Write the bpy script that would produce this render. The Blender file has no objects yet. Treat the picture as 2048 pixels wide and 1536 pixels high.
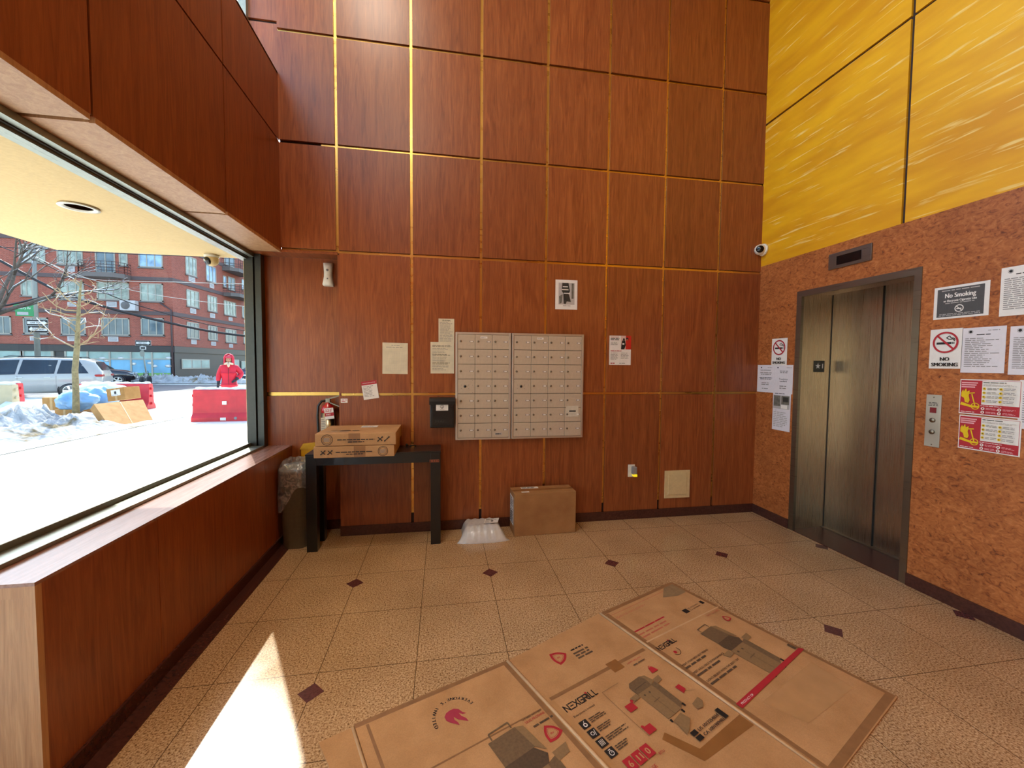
import bpy, bmesh, math, random
from mathutils import Vector, Matrix
SC = bpy.context.scene
COL = SC.collection
PI = math.pi
rnd = random.Random(7)

# ------------------------------------------------------------------ camera, light, exposure
H = 1.5                      # eye height
F = 815.0                    # focal length in pixels of the 2048 px wide frame
M = Matrix(((0.985908, -0.167125, 0.007397), (-0.000489, -0.047098, -0.99889), (0.167288, 0.98481, -0.046516)))
cd = bpy.data.cameras.new('camera'); cam = bpy.data.objects.new('camera', cd); COL.objects.link(cam)
cd.sensor_width = 36.0; cd.lens = F / 2048 * 36; cd.clip_end = 400; cd.clip_start = 0.02
R3 = Matrix((M[0], -M[1], -M[2])).transposed()
cam.matrix_world = Matrix.Translation((0, 0, H)) @ R3.to_4x4()
SC.camera = cam
SUN_AZ = math.radians(27.0); SUN_EL = math.radians(42.8)
sdir = Vector((-math.sin(SUN_AZ) * math.cos(SUN_EL), math.cos(SUN_AZ) * math.cos(SUN_EL), math.sin(SUN_EL)))
sl = bpy.data.lights.new('sun', 'SUN'); sl.energy = SUN_E = 7.5; sl.angle = math.radians(0.5); sl.color = (1, .95, .87)
so = bpy.data.objects.new('sun', sl); COL.objects.link(so)
so.rotation_euler = sdir.to_track_quat('Z', 'Y').to_euler(); so.location = sdir * 30
W = bpy.data.worlds.new('sky'); SC.world = W; W.use_nodes = True
wn = W.node_tree.nodes; wl = W.node_tree.links; wn.clear()
sky = wn.new('ShaderNodeTexSky'); sky.sky_type = 'NISHITA'; sky.sun_disc = False
sky.sun_elevation = SUN_EL; sky.sun_rotation = -SUN_AZ; sky.air_density = 1.0; sky.dust_density = 1.5
bg = wn.new('ShaderNodeBackground'); bg.inputs[1].default_value = 0.84
wo = wn.new('ShaderNodeOutputWorld'); wl.new(sky.outputs[0], bg.inputs[0]); wl.new(bg.outputs[0], wo.inputs[0])
SC.view_settings.view_transform = 'Standard'; SC.view_settings.look = 'None'
SC.view_settings.exposure = 0.72; SC.view_settings.gamma = 1.0; SC.view_settings.use_curve_mapping = False
try:
    SC.cycles.use_denoising = True
    SC.cycles.max_bounces = 10; SC.cycles.diffuse_bounces = 6; SC.cycles.transparent_max_bounces = 16
    SC.cycles.sample_clamp_indirect = 6.0; SC.cycles.caustics_reflective = False; SC.cycles.caustics_refractive = False
except Exception: pass
# added warm fill lamps, out of view, are built with the ceiling below
FILL_E = 34.0

# ------------------------------------------------------------------ measuring helpers: a photo pixel's ray met with a known wall or floor plane
def ray(u, v):
    a = Vector(((u - 1024) / F, (v - 768) / F, 1.0))
    return Vector((M[0][0]*a.x + M[1][0]*a.y + M[2][0]*a.z, M[0][1]*a.x + M[1][1]*a.y + M[2][1]*a.z, M[0][2]*a.x + M[1][2]*a.y + M[2][2]*a.z))
CP = Vector((0, 0, H))
def onx(u, v, X): d = ray(u, v); return CP + d * (X / d.x)
def ony(u, v, Y): d = ray(u, v); return CP + d * (Y / d.y)
def onz(u, v, Z=0.0): d = ray(u, v); return CP + d * ((Z - H) / d.z)

# ------------------------------------------------------------------ materials
def lin(c):
    if isinstance(c, str):
        c = c.lstrip('#'); c = tuple(int(c[i:i+2], 16) / 255 for i in (0, 2, 4))
    return tuple((x / 12.92 if x <= .04045 else ((x + .055) / 1.055) ** 2.4) for x in c) + (1.0,)
MATS = {}
class NT:
    def __init__(s, name):
        s.m = bpy.data.materials.new(name); s.m.use_nodes = True; s.t = s.m.node_tree; s.t.nodes.clear()
        s.out = s.n('ShaderNodeOutputMaterial'); s.b = s.n('ShaderNodeBsdfPrincipled'); s.l(s.b.outputs[0], s.out.inputs[0])
    def n(s, k, **kw):
        x = s.t.nodes.new(k)
        for a, v in kw.items():
            if a.startswith('i_'): x.inputs[int(a[2:])].default_value = v
            else: setattr(x, a, v)
        return x
    def l(s, a, b): s.t.links.new(a, b)
    def coord(s, scale=(1, 1, 1), rot=(0, 0, 0), kind='Object'):
        tc = s.n('ShaderNodeTexCoord'); mp = s.n('ShaderNodeMapping'); s.l(tc.outputs[kind], mp.inputs[0])
        mp.inputs['Scale'].default_value = scale; mp.inputs['Rotation'].default_value = rot; return mp.outputs[0]
    def noise(s, vec, scale, detail=4, rough=.55, dist=0):
        x = s.n('ShaderNodeTexNoise'); x.inputs['Scale'].default_value = scale; x.inputs['Detail'].default_value = detail
        x.inputs['Roughness'].default_value = rough; x.inputs['Distortion'].default_value = dist; s.l(vec, x.inputs['Vector']); return x.outputs['Fac']
    def ramp(s, fac, stops):
        x = s.n('ShaderNodeValToRGB'); s.l(fac, x.inputs[0]); e = x.color_ramp.elements
        while len(e) > 2: e.remove(e[-1])
        for i, (p, c) in enumerate(stops):
            q = e[i] if i < 2 else e.new(p)
            q.position = p; q.color = c if len(c) == 4 else (*c, 1)
        return x.outputs[0]
    def mix(s, a, b, fac, mode='MIX'):
        x = s.n('ShaderNodeMix', data_type='RGBA', blend_type=mode)
        for k, v in ((0, fac), (6, a), (7, b)):
            if hasattr(v, 'is_output'): s.l(v, x.inputs[k])
            else: x.inputs[k].default_value = v
        return x.outputs[2]
    def bump(s, h, strength=.3, dist=.01):
        x = s.n('ShaderNodeBump'); x.inputs['Strength'].default_value = strength; x.inputs['Distance'].default_value = dist
        s.l(h, x.inputs['Height']); s.l(x.outputs[0], s.b.inputs['Normal'])
    def set(s, **kw):
        for k, v in kw.items():
            k = k.replace('_', ' ')
            if hasattr(v, 'is_output'): s.l(v, s.b.inputs[k])
            else: s.b.inputs[k].default_value = v
def plain(name, c, rough=.55, metal=0.0, var=.06, sc=40, emit=0, coat=0, bump=0):
    """plain colour with a faint noise in it"""
    if name in MATS: return MATS[name]
    t = NT(name); c = lin(c)
    f = t.noise(t.coord(), sc, 3)
    lo = tuple(x * (1 - var) for x in c[:3]) + (1,); hi = tuple(min(1, x * (1 + var)) for x in c[:3]) + (1,)
    t.set(Base_Color=t.ramp(f, [(.3, lo), (.7, hi)]), Roughness=rough, Metallic=metal)
    if coat: t.set(Coat_Weight=coat)
    if bump: t.bump(f, bump, .004)
    if emit:
        t.b.inputs['Emission Color'].default_value = c; t.b.inputs['Emission Strength'].default_value = emit
    MATS[name] = t.m; return t.m
def wood(name, dark, light, scale=(14, 14, 1.1), rough=.34, isl=.22, spec=.5):
    t = NT(name); v = t.coord(scale)
    g = t.noise(v, 2.2, 6, .6, 1.4); fine = t.noise(t.coord((scale[0]*7, scale[1]*7, scale[2]*3)), 3, 3)
    c = t.ramp(g, [(.28, lin(dark)), (.72, lin(light))])
    c = t.mix(c, t.ramp(fine, [(.3, (.72, .72, .72)), (.75, (1.12, 1.12, 1.12))]), .5, 'MULTIPLY')
    ge = t.n('ShaderNodeNewGeometry')
    c = t.mix(c, t.ramp(ge.outputs['Random Per Island'], [(0, (1-isl,)*3), (1, (1+isl,)*3)]), 1.0, 'MULTIPLY')
    t.set(Base_Color=c, Roughness=rough); t.b.inputs['Specular IOR Level'].default_value = spec
    t.bump(fine, .04, .002); MATS[name] = t.m; return t.m
WOOD = wood('mahogany veneer', '#783818', '#a25a2e', isl=.10)
WOODX = wood('mahogany veneer lying along the sill', '#783818', '#a25a2e', scale=(14, 1.1, 14), isl=.10)
SILLM = wood('sill veneer with painted sky sheen', '#7d4c3a', '#a67f72', scale=(22, .9, 14), isl=.02, rough=.24)  # lighter greyish colour imitates sky reflected on the sill
WOODT = wood('light tan veneer', '#a87750', '#c79b70', isl=.05, rough=.5)  # paler tan veneer for the end panel and soffit boards
DARKW = plain('dark reveal', '#2a120a', .6)
def m_granite():
    t = NT('speckled beige granite tiles'); o = t.coord()
    sp = t.noise(o, 120, 2, .75); cl = t.noise(o, 2.2, 3, .5)
    c = t.ramp(sp, [(.34, lin('#6a4b30')), (.45, lin('#ac8760')), (.56, lin('#c6a47c')), (.72, lin('#dcc19c'))])
    c = t.mix(c, t.ramp(cl, [(.35, (.86, .83, .78)), (.65, (1.06, 1.05, 1.03))]), .9, 'MULTIPLY')
    # joints every .465 m, both ways
    sx = t.n('ShaderNodeSeparateXYZ'); t.l(o, sx.inputs[0])
    fs = []
    for k, off in ((0, .588), (1, -2.87)):
        a = t.n('ShaderNodeMath', operation='ADD', i_1=off + .465 * 20); t.l(sx.outputs[k], a.inputs[0])
        m = t.n('ShaderNodeMath', operation='MODULO', i_1=.4645 if k == 0 else .4705); t.l(a.outputs[0], m.inputs[0])
        fs.append(m)
    ok = None
    cks = []
    for m_, per in zip(fs, (.4645, .4705)):
        a = t.n('ShaderNodeMath', operation='LESS_THAN', i_1=.0035); t.l(m_.outputs[0], a.inputs[0]); cks.append(a.outputs[0])
    mx = t.n('ShaderNodeMath', operation='MAXIMUM'); t.l(cks[0], mx.inputs[0]); t.l(cks[1], mx.inputs[1])
    c = t.mix(c, lin('#5a4128'), mx.outputs[0])
    t.set(Base_Color=c, Roughness=t.ramp(cl, [(.3, (.13,)*3), (.7, (.24,)*3)]))
    MATS['granite'] = t.m; return t.m
def m_burl():
    t = NT('mottled orange burl veneer'); o = t.coord((1, 1, 1.6))
    a = t.noise(o, 22, 5, .65, 1.6); b = t.noise(o, 3.0, 3, .5)
    c = t.ramp(a, [(.30, lin('#5c2a12')), (.42, lin('#9a5528')), (.60, lin('#b56d3a')), (.8, lin('#c98a58'))])
    c = t.mix(c, t.ramp(b, [(.35, (.85, .80, .76)), (.65, (1.1, 1.08, 1.04))]), .8, 'MULTIPLY')
    t.set(Base_Color=c, Roughness=.42); MATS['burl'] = t.m; return t.m
def m_yellow():
    t = NT('yellow streaked faux finish'); o = t.coord((1, 1.7, 26), rot=(math.radians(-3), 0, 0))
    a = t.noise(o, 1.7, 4, .5, .2); b = t.noise(t.coord((1, 1, 5), rot=(math.radians(-3), 0, 0)), 1.2, 3)
    c = t.ramp(b, [(.35, lin('#d28e06')), (.65, lin('#e6a70c'))])
    c = t.mix(c, lin('#efcb78'), t.ramp(a, [(.60, (0, 0, 0)), (.72, (.85, .85, .85))]))
    t.set(Base_Color=c, Roughness=.5); MATS['yellow'] = t.m; return t.m
def m_steel(name, c='#9b958a', rough=.30, sc=(1, 1, 120), an=.5):
    t = NT(name); o = t.coord(sc); f = t.noise(o, 3, 2)
    t.set(Base_Color=t.ramp(f, [(.3, tuple(x*.93 for x in lin(c)[:3])), (.7, lin(c))]), Metallic=1.0,
          Roughness=t.ramp(f, [(.3, (rough*.8,)*3), (.7, (rough*1.2,)*3)]))
    t.b.inputs['Anisotropic'].default_value = an
    MATS[name] = t.m; return t.m
def m_card(name, a='#b18457', b='#c69869'):
    t = NT(name); o = t.coord(); f = t.noise(o, 6, 4); g = t.noise(t.coord((1, 1, 1)), 220, 2)
    c = t.ramp(f, [(.3, lin(a)), (.7, lin(b))]); c = t.mix(c, t.ramp(g, [(.3, (.88,)*3), (.7, (1.07,)*3)]), .8, 'MULTIPLY')
    t.set(Base_Color=c, Roughness=.75); t.b.inputs['Specular IOR Level'].default_value = .25
    MATS[name] = t.m; return t.m
def m_glass(name, tint=(.9, .95, .93), rough=0.0, refl=1.45):
    t = NT(name); t.t.nodes.remove(t.b)
    tr = t.n('ShaderNodeBsdfTransparent'); tr.inputs[0].default_value = (*tint, 1)
    gl = t.n('ShaderNodeBsdfGlossy'); gl.inputs['Roughness'].default_value = rough
    lw = t.n('ShaderNodeLayerWeight'); lw.inputs[0].default_value = .5
    pw = t.n('ShaderNodeMath', operation='POWER', i_1=5.0); t.l(lw.outputs['Facing'], pw.inputs[0])
    fr = t.n('ShaderNodeMath', operation='MULTIPLY_ADD', i_1=.45, i_2=.02); t.l(pw.outputs[0], fr.inputs[0])
    mx = t.n('ShaderNodeMixShader'); t.l(fr.outputs[0], mx.inputs[0]); t.l(tr.outputs[0], mx.inputs[1]); t.l(gl.outputs[0], mx.inputs[2])
    t.l(mx.outputs[0], t.out.inputs[0]); MATS[name] = t.m; return t.m
def m_brick():
    t = NT('red brick courses'); tc = t.n('ShaderNodeTexCoord'); sx = t.n('ShaderNodeSeparateXYZ'); t.l(tc.outputs['Object'], sx.inputs[0])
    ad = t.n('ShaderNodeMath', operation='ADD'); t.l(sx.outputs[0], ad.inputs[0]); t.l(sx.outputs[1], ad.inputs[1])
    cb = t.n('ShaderNodeCombineXYZ'); t.l(ad.outputs[0], cb.inputs[0]); t.l(sx.outputs[2], cb.inputs[1])
    br = t.n('ShaderNodeTexBrick'); t.l(cb.outputs[0], br.inputs['Vector']); br.inputs['Scale'].default_value = 3.0
    br.inputs['Color1'].default_value = lin('#a5503c'); br.inputs['Color2'].default_value = lin('#8d4130'); br.inputs['Mortar'].default_value = lin('#a2796b')
    br.inputs['Mortar Size'].default_value = .022; br.inputs['Row Height'].default_value = .23; br.inputs['Brick Width'].default_value = .62
    n_ = t.noise(tc.outputs['Object'], .5, 4)
    c = t.mix(br.outputs[0], t.ramp(n_, [(.3, (.88,)*3), (.7, (1.1,)*3)]), 1.0, 'MULTIPLY')
    t.set(Base_Color=c, Roughness=.85); MATS['brick'] = t.m; return t.m
def m_snow(name, a='#dfe3e8', b='#f4f4f2', dirt='#8a7a5e', dfac=0.0, sc=3.0, bumpd=.04):
    t = NT(name); o = t.coord(); f = t.noise(o, sc, 6, .65); g = t.noise(o, sc*.6, 4, .6, .6)
    c = t.ramp(f, [(.3, lin(a)), (.7, lin(b))])
    if dfac: c = t.mix(c, lin(dirt), t.ramp(g, [(.54, (0, 0, 0)), (.66, (dfac,)*3)]))
    t.set(Base_Color=c, Roughness=.9); t.bump(f, .5, bumpd); MATS[name] = t.m; return t.m
GRAN = m_granite(); BURL = m_burl(); YEL = m_yellow()
STEEL = m_steel('brushed stainless steel', '#baa68e', .30, (90, 90, .6), .6); STEELF = m_steel('brushed steel frame', '#8d8374', .34)
BRASS = m_steel('polished brass strip', '#e0b060', .30, (1, 1, 6), 0)
ALU = m_steel('satin aluminium', '#d6cfc4', .45, (30, 1, 1), .2)
CARD = m_card('corrugated cardboard'); CARD2 = m_card('darker cardboard', '#96683e', '#a97b4c')
CARDOUT = m_card('cardboard outdoors', '#a8773f', '#bd8b52')
TAPE = plain('brown packing tape', '#8f6136', .28, var=.1, sc=12)
CREASE = plain('pale crushed board edge', '#c8a075', .6)
GLASS = m_glass('clear clerestory glass'); GLASST = m_glass('tinted window glass', (.745, .775, .765)); PANE = plain('dark window pane', '#5d6a70', .08, var=.35, sc=.8)
FRAME = plain('dark bronze window frame', '#4a4a46', .35, .6); GRAYF = plain('grey aluminium frame', '#8f9389', .35, .7)
STONE = plain('dark maroon stone', '#482720', .25, var=.25, sc=60)
DIAM = plain('maroon granite inset', '#5a3230', .22, var=.3, sc=90)
INK = plain('black ink', '#1b1715', .6); RED = plain('red ink', '#b0242f', .6); PAPER = plain('white paper', '#e6dfd8', .75, var=.03)
PAPERW = plain('aged paper', '#d6c9ae', .75, var=.08, sc=14); PAPERV = plain('cool white paper', '#dcd5da', .7, var=.03)
GREYT = plain('grey print', '#8d8784', .7); LGREY = plain('light grey print', '#b5aeaa', .7); YEP = plain('yellow print', '#e0b90a', .6)
BLACKP = plain('satin black plastic', '#141516', .35); BLACKM = plain('black painted metal', '#15191b', .30, .1, coat=.3)
WHITEP = plain('white plastic', '#e3dccd', .4); CREAM = plain('cream painted panel', '#d8bf8d', .5)
BLACKG = plain('black gloss glass', '#0b0908', .12)
STUC = plain('cream stucco soffit', '#dfc08c', .85, var=.08, sc=60, bump=.15)
WALLP = plain('off white plaster', '#c9b99e', .8)

# ------------------------------------------------------------------ mesh builder
_txt = {}
def text_geo(s):
    if s in _txt: return _txt[s]
    cu = bpy.data.curves.new('t', 'FONT'); cu.body = s; cu.size = 1.0; cu.resolution_u = 3
    ob = bpy.data.objects.new('t', cu); me = bpy.data.meshes.new_from_object(ob)
    vs = [tuple(v.co[:2]) for v in me.vertices]; fs = [tuple(p.vertices) for p in me.polygons]
    bpy.data.objects.remove(ob); bpy.data.meshes.remove(me); bpy.data.curves.remove(cu)
    w = max((v[0] for v in vs), default=1); _txt[s] = (vs, fs, w); return _txt[s]
class MB:
    def __init__(s, *mats): s.b = bmesh.new(); s.mats = list(mats); s.X = Matrix.Identity(4)
    def mi(s, m):
        if m is None: return 0
        if m not in s.mats: s.mats.append(m)
        return s.mats.index(m)
    def v(s, p): return s.b.verts.new(s.X @ Vector(p))
    def face(s, pts, m=None, sm=False):
        try: f = s.b.faces.new([s.v(p) for p in pts])
        except ValueError: return
        f.material_index = s.mi(m); f.smooth = sm; return f
    def box(s, x0, y0, z0, x1, y1, z1, m=None, bev=0, seg=2):
        if x0 > x1: x0, x1 = x1, x0
        if y0 > y1: y0, y1 = y1, y0
        if z0 > z1: z0, z1 = z1, z0
        vs = [s.v(p) for p in ((x0,y0,z0),(x1,y0,z0),(x1,y1,z0),(x0,y1,z0),(x0,y0,z1),(x1,y0,z1),(x1,y1,z1),(x0,y1,z1))]
        fs = [s.b.faces.new([vs[i] for i in q]) for q in ((0,3,2,1),(4,5,6,7),(0,1,5,4),(1,2,6,5),(2,3,7,6),(3,0,4,7))]
        k = s.mi(m)
        for f in fs: f.material_index = k
        if bev:
            es = list({e for f in fs for e in f.edges})
            r = bmesh.ops.bevel(s.b, geom=es, offset=bev, segments=seg, affect='EDGES', profile=.6)
            for f in r['faces']: f.material_index = k
        return s
    def prism(s, poly, d, m=None, sm=False):
        """poly: list of 3D points (planar); d: extrusion vector"""
        d = Vector(d); a = [s.v(p) for p in poly]; b = [s.b.verts.new(q.co + (s.X.to_3x3() @ d)) for q in a]; n = len(a); k = s.mi(m)
        fs = [s.b.faces.new(a[::-1]), s.b.faces.new(b)]
        for i in range(n):
            f = s.b.faces.new((a[i], a[(i+1) % n], b[(i+1) % n], b[i])); f.smooth = sm; fs.append(f)
        for f in fs: f.material_index = k
        return s
    def tube(s, pts, r, m=None, n=8, cap=True, sm=True):
        pts = [Vector(p) for p in pts]; rs = r if isinstance(r, (list, tuple)) else [r] * len(pts); rings = []; k = s.mi(m)
        up = None
        for i, p in enumerate(pts):
            t = (pts[min(i+1, len(pts)-1)] - pts[max(i-1, 0)]).normalized()
            if up is None: up = Vector((0, 0, 1)) if abs(t.z) < .9 else Vector((1, 0, 0))
            a = t.cross(up).normalized(); b = a.cross(t).normalized(); up = b
            rings.append([s.v(p + (a * math.cos(2*PI*j/n) + b * math.sin(2*PI*j/n)) * rs[i]) for j in range(n)])
        for i in range(len(rings)-1):
            for j in range(n):
                f = s.b.faces.new((rings[i][j], rings[i][(j+1)%n], rings[i+1][(j+1)%n], rings[i+1][j])); f.smooth = sm; f.material_index = k
        if cap:
            for q in (rings[0][::-1], rings[-1]):
                f = s.b.faces.new(q); f.material_index = k
        return s
    def lathe(s, prof, c=(0,0,0), m=None, n=24, axis='z', sm=True, cap=True):
        """prof: (r, h) pairs along the axis"""
        k = s.mi(m); rings = []
        for r, h in prof:
            ring = []
            for j in range(n):
                a = 2*PI*j/n; x, y = r*math.cos(a), r*math.sin(a)
                p = {'z': (x, y, h), 'y': (x, h, y), 'x': (h, x, y)}[axis]
                ring.append(s.v((c[0]+p[0], c[1]+p[1], c[2]+p[2])))
            rings.append(ring)
        for i in range(len(rings)-1):
            for j in range(n):
                f = s.b.faces.new((rings[i][j], rings[i][(j+1)%n], rings[i+1][(j+1)%n], rings[i+1][j])); f.smooth = sm; f.material_index = k
        for q, (r, h) in ((rings[0][::-1], prof[0]), (rings[-1], prof[-1])):
            if r > 1e-5 and cap:
                f = s.b.faces.new(q); f.material_index = k
        return s
    def ball(s, c, r, m=None, sub=2, sc=(1,1,1), jit=0, sm=True):
        k = s.mi(m); q = bmesh.ops.create_icosphere(s.b, subdivisions=sub, radius=1.0)
        for v in q['verts']:
            d = 1 + (rnd.random()-.5)*jit
            v.co = s.X @ Vector((c[0]+v.co.x*r*sc[0]*d, c[1]+v.co.y*r*sc[1]*d, c[2]+v.co.z*r*sc[2]*d))
            for f in v.link_faces: f.material_index = k; f.smooth = sm
        return s
    def build(s, name, parent=None, origin=None, label=None, cat=None, group=None, kind=None, local=False, norm=True):
        """world-space geometry; with a parent the coordinates become relative to it"""
        if norm: bmesh.ops.recalc_face_normals(s.b, faces=s.b.faces[:])
        o = Vector((0, 0, 0))
        if not local:
            if parent is not None:
                o = Vector(parent.location); q = parent.parent
                while q is not None: o += Vector(q.location); q = q.parent
            elif origin is not None: o = Vector(origin)
            elif kind != 'structure' and len(s.b.verts):
                cs = [v.co for v in s.b.verts]
                o = Vector(((min(c.x for c in cs)+max(c.x for c in cs))/2, (min(c.y for c in cs)+max(c.y for c in cs))/2, min(c.z for c in cs)))
            if o.length: bmesh.ops.translate(s.b, verts=s.b.verts[:], vec=-o)
        me = bpy.data.meshes.new(name); s.b.to_mesh(me); s.b.free()
        for m in s.mats: me.materials.append(m)
        ob = bpy.data.objects.new(name, me); COL.objects.link(ob)
        if parent is not None: ob.parent = parent
        elif not local: ob.location = o
        tag(ob, label, cat, group, kind); return ob
def tag(o, label=None, cat=None, group=None, kind=None):
    for k, v in (('label', label), ('category', cat), ('group', group), ('kind', kind)):
        if v: o[k] = v
    return o
def thing(name, label, cat, loc=(0,0,0), rz=0, group=None):
    o = bpy.data.objects.new(name, None); COL.objects.link(o); o.empty_display_size = .1
    o.location = loc; o.rotation_euler = (0, 0, rz); return tag(o, label, cat, group)
def copy_tree(o, parent=None):
    c = o.copy(); COL.objects.link(c); c.parent = parent
    for ch in list(o.children): copy_tree(ch, c)
    return c

class Print(MB):
    """a flat printed thing: O origin, U right, V up, N out of the surface; layers stack along N"""
    def __init__(s, O, U, V, w, h, th=.0012, base=None, lift=.00035):
        super().__init__(base or PAPER)
        U = Vector(U).normalized(); V = Vector(V).normalized(); N = U.cross(V)
        s.X = Matrix.Translation(Vector(O)) @ Matrix((U, V, N)).transposed().to_4x4()
        s.w, s.h, s.z, s.lift = w, h, th, lift
        if th > 0: s.box(0, 0, 0, w, h, th)
    def up(s): s.z += s.lift; return s.z
    def rect(s, x0, y0, x1, y1, m): z = s.up(); s.face([(x0,y0,z),(x1,y0,z),(x1,y1,z),(x0,y1,z)], m); return s
    def poly(s, pts, m):
        z = s.up(); s.face([(x, y, z) for x, y in pts], m); return s
    def ring(s, c, r0, r1, m, a0=0, a1=2*PI, n=32, sy=1):
        z = s.up()
        for i in range(n):
            a, b = a0+(a1-a0)*i/n, a0+(a1-a0)*(i+1)/n
            s.face([(c[0]+r*math.cos(t), c[1]+r*math.sin(t)*sy, z) for r, t in ((r0,a),(r1,a),(r1,b),(r0,b))], m)
        return s
    def disc(s, c, r, m, n=20, sy=1): return s.poly([(c[0]+r*math.cos(2*PI*i/n), c[1]+r*math.sin(2*PI*i/n)*sy) for i in range(n)], m)
    def line(s, a, b, w, m):
        a, b = Vector(a), Vector(b); d = (b-a).normalized(); q = Vector((-d.y, d.x))*w/2
        return s.poly([a-q, b-q, b+q, a+q], m)
    def text(s, t, x, y, size, m, al='l', w=None, bold=0, rot=0, z=None):
        """size = letter height scale; w = fit to this width"""
        vs, fs, tw = text_geo(t); sx = size if w is None else w/tw
        off = {'l': 0, 'c': -tw*sx/2, 'r': -tw*sx}[al]; z = s.up() if z is None else z; c, q = math.cos(rot), math.sin(rot)
        for dx in ((0,) if not bold else (-bold, 0, bold)):
            zz = z + dx*.02
            nv = []
            for a, b in vs:
                px, py = off + a*sx + dx, b*size
                nv.append(s.v((x + px*c - py*q, y + px*q + py*c, zz)))
            k = s.mi(m)
            for f in fs:
                try: g = s.b.faces.new([nv[i] for i in f]); g.material_index = k
                except ValueError: pass
        return s
    def greek(s, x0, y0, x1, y1, n, m, fill=.45, jag=.25, al='l'):
        """rows of small words too fine to read"""
        z = s.up(); lh = (y1-y0)/n
        for i in range(n):
            y = y1 - lh*(i+.5); L = (x1-x0)*(1 - rnd.random()*jag); x = x0 if al == 'l' else (x0+x1-L)/2; e = x+L
            while x < e:
                ww = min(e-x, lh*(1.2+rnd.random()*3)); hh = lh*fill/2
                s.face([(x,y-hh,z),(x+ww,y-hh,z),(x+ww,y+hh,z),(x,y+hh,z)], m); x += ww + lh*.45
        return s
    def build(s, *a, **k): k.setdefault('norm', False); return super().build(*a, **k)
UX, UY, UZ = Vector((1,0,0)), Vector((0,1,0)), Vector((0,0,1))
# ------------------------------------------------------------------ the room
D = 3.689; D2 = 3.88; XR = 3.168; XF = -1.32; CEIL = 6.2; YB = -3.6; XW = -1.56; XO = -1.66
SILL = .776; HEAD = 2.42; FT = 3.86
cols = [XF, -.878, -.268, .338, .938, 1.527, 2.109, 2.695, XR]
rows = [.085, 1.236, 2.447, 3.318, 4.196, 5.07, 5.95]
G = .012
# floor: one slab with maroon diamonds let into it
f = MB(GRAN); f.box(-1.8, YB, -.06, 3.75, D2+.1, 0)
for i in range(6):
    for j in range(6):
        x, y = -.594 + .930*i*1.0, 2.862 - .945*j
        if x > 3.14: continue
        r = .058
        f.face([(x-r, y, .0006), (x, y-r, .0006), (x+r, y, .0006), (x, y+r, .0006)], DIAM)
f.build('floor', kind='structure')
b = MB(STONE); b.box(XF, YB, 0, -1.228, D-.02, .004)                      # dark border under the low wall
b.box(XR-.002, 2.30, 0, 3.54, 3.236, .005); b.face([(3.168, 2.26, .0055), (3.168, 2.53, .0055), (3.43, 2.539, .0055), (3.5, 2.3, .0055)])
b.build('trim_1', kind='structure')
# back wall: dark substrate, veneer panels standing proud of it
w = MB(DARKW); w.box(cols[1]+.0, D+.022, 0, XR+.02, D+.2, CEIL); w.box(XF, D+.022, HEAD+.006, cols[1], D+.2, FT+.01)
w.box(XF, D+.022, FT, cols[1], D+.2, CEIL)
for i in range(8):
    for j in range(6):
        if i == 0 and j < 2: continue
        g = G if j else 0
        w.box(cols[i]+(G if i else 0), D, rows[j]+g, cols[i+1]-(G if i < 7 else .0), D+.021, rows[j+1]-(G*1.1), WOOD)
w.box(cols[1], D, .085, cols[1]+G, D+.021, 2.42, WOOD)
# deeper bay wall beside the window and up in the clerestory recess
w.box(XO, D2, 0, cols[1]+.02, D2+.05, HEAD+.05, DARKW); w.box(XO-.02, D2, FT, XF+.02, D2+.15, CEIL, DARKW)
w.box(cols[1], D+.02, 0, cols[1]+.02, D2, HEAD, WOOD)
w.box(XW+.04, D2-.018, .085, cols[1]-.0, D2, 1.213, WOOD); w.box(XW+.04, D2-.018, 1.248, cols[1], D2, HEAD, WOOD)
for z0, z1 in ((FT, 4.36), (4.385, CEIL)): w.box(-1.62, D2-.018, z0, XF+.3, D2, z1, WOOD)
w.build('wall_back', kind='structure')
t = MB(BRASS)
for i in range(1, 8): t.box(cols[i]-G*.95, D+.012, .17 if i > 1 else 2.45, cols[i]+G*.95, D+.0225, CEIL-.1)
t.build('trim_2', kind='structure')
t = MB(BRASS)
for j, (z, x0, x1) in enumerate(((rows[1], cols[1], XR), (rows[2], XF, XR), (rows[3], -1.0, XR), (rows[4], XF, XR), (rows[5], XF, XR))):
    t.box(x0, D+.015, z-G*.95, x1, D+.0225, z+G*.75)
t.box(XW+.05, D2-.010, 1.216, cols[1], D2-.001, 1.246)
t.build('trim_3', kind='structure')
t = MB(STONE); t.box(cols[1], D-.012, 0, XR, D+.02, .085); t.box(XF, D2-.025, 0, cols[1], D2, .085)
t.build('baseboard_back', kind='structure')
# right wall: burl veneer below, yellow streaked panels above
w = MB(BURL)
YE0, YE1, ZE, XD = 2.262, 3.240, 2.18, 3.53
w.box(XR, YB, 0, XR+.5, YE0, 2.508); w.box(XR, YE1, 0, XR+.5, D+.2, 2.508); w.box(XR, YE0, ZE, XR+.5, YE1, 2.508)
w.box(XR+.015, YB, 2.508, XR+.5, D+.2, CEIL, DARKW)
ys = [D+.02, 2.40, 1.08, -.24, -1.56, YB]
for k in range(5):
    for z0, z1 in ((2.508, 3.901), (3.901, 5.29), (5.29, CEIL)):
        w.box(XR, ys[k+1]+.012, z0+(.010 if z0 > 2.6 else 0), XR+.016, ys[k]-.012, z1-.010, YEL)
w.build('wall_right', kind='structure')
t = MB(STONE); t.box(XR-.012, YB, 0, XR, YE0, .085); t.box(XR-.012, YE1, 0, XR, D, .085); t.build('baseboard_right', kind='structure')
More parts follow.
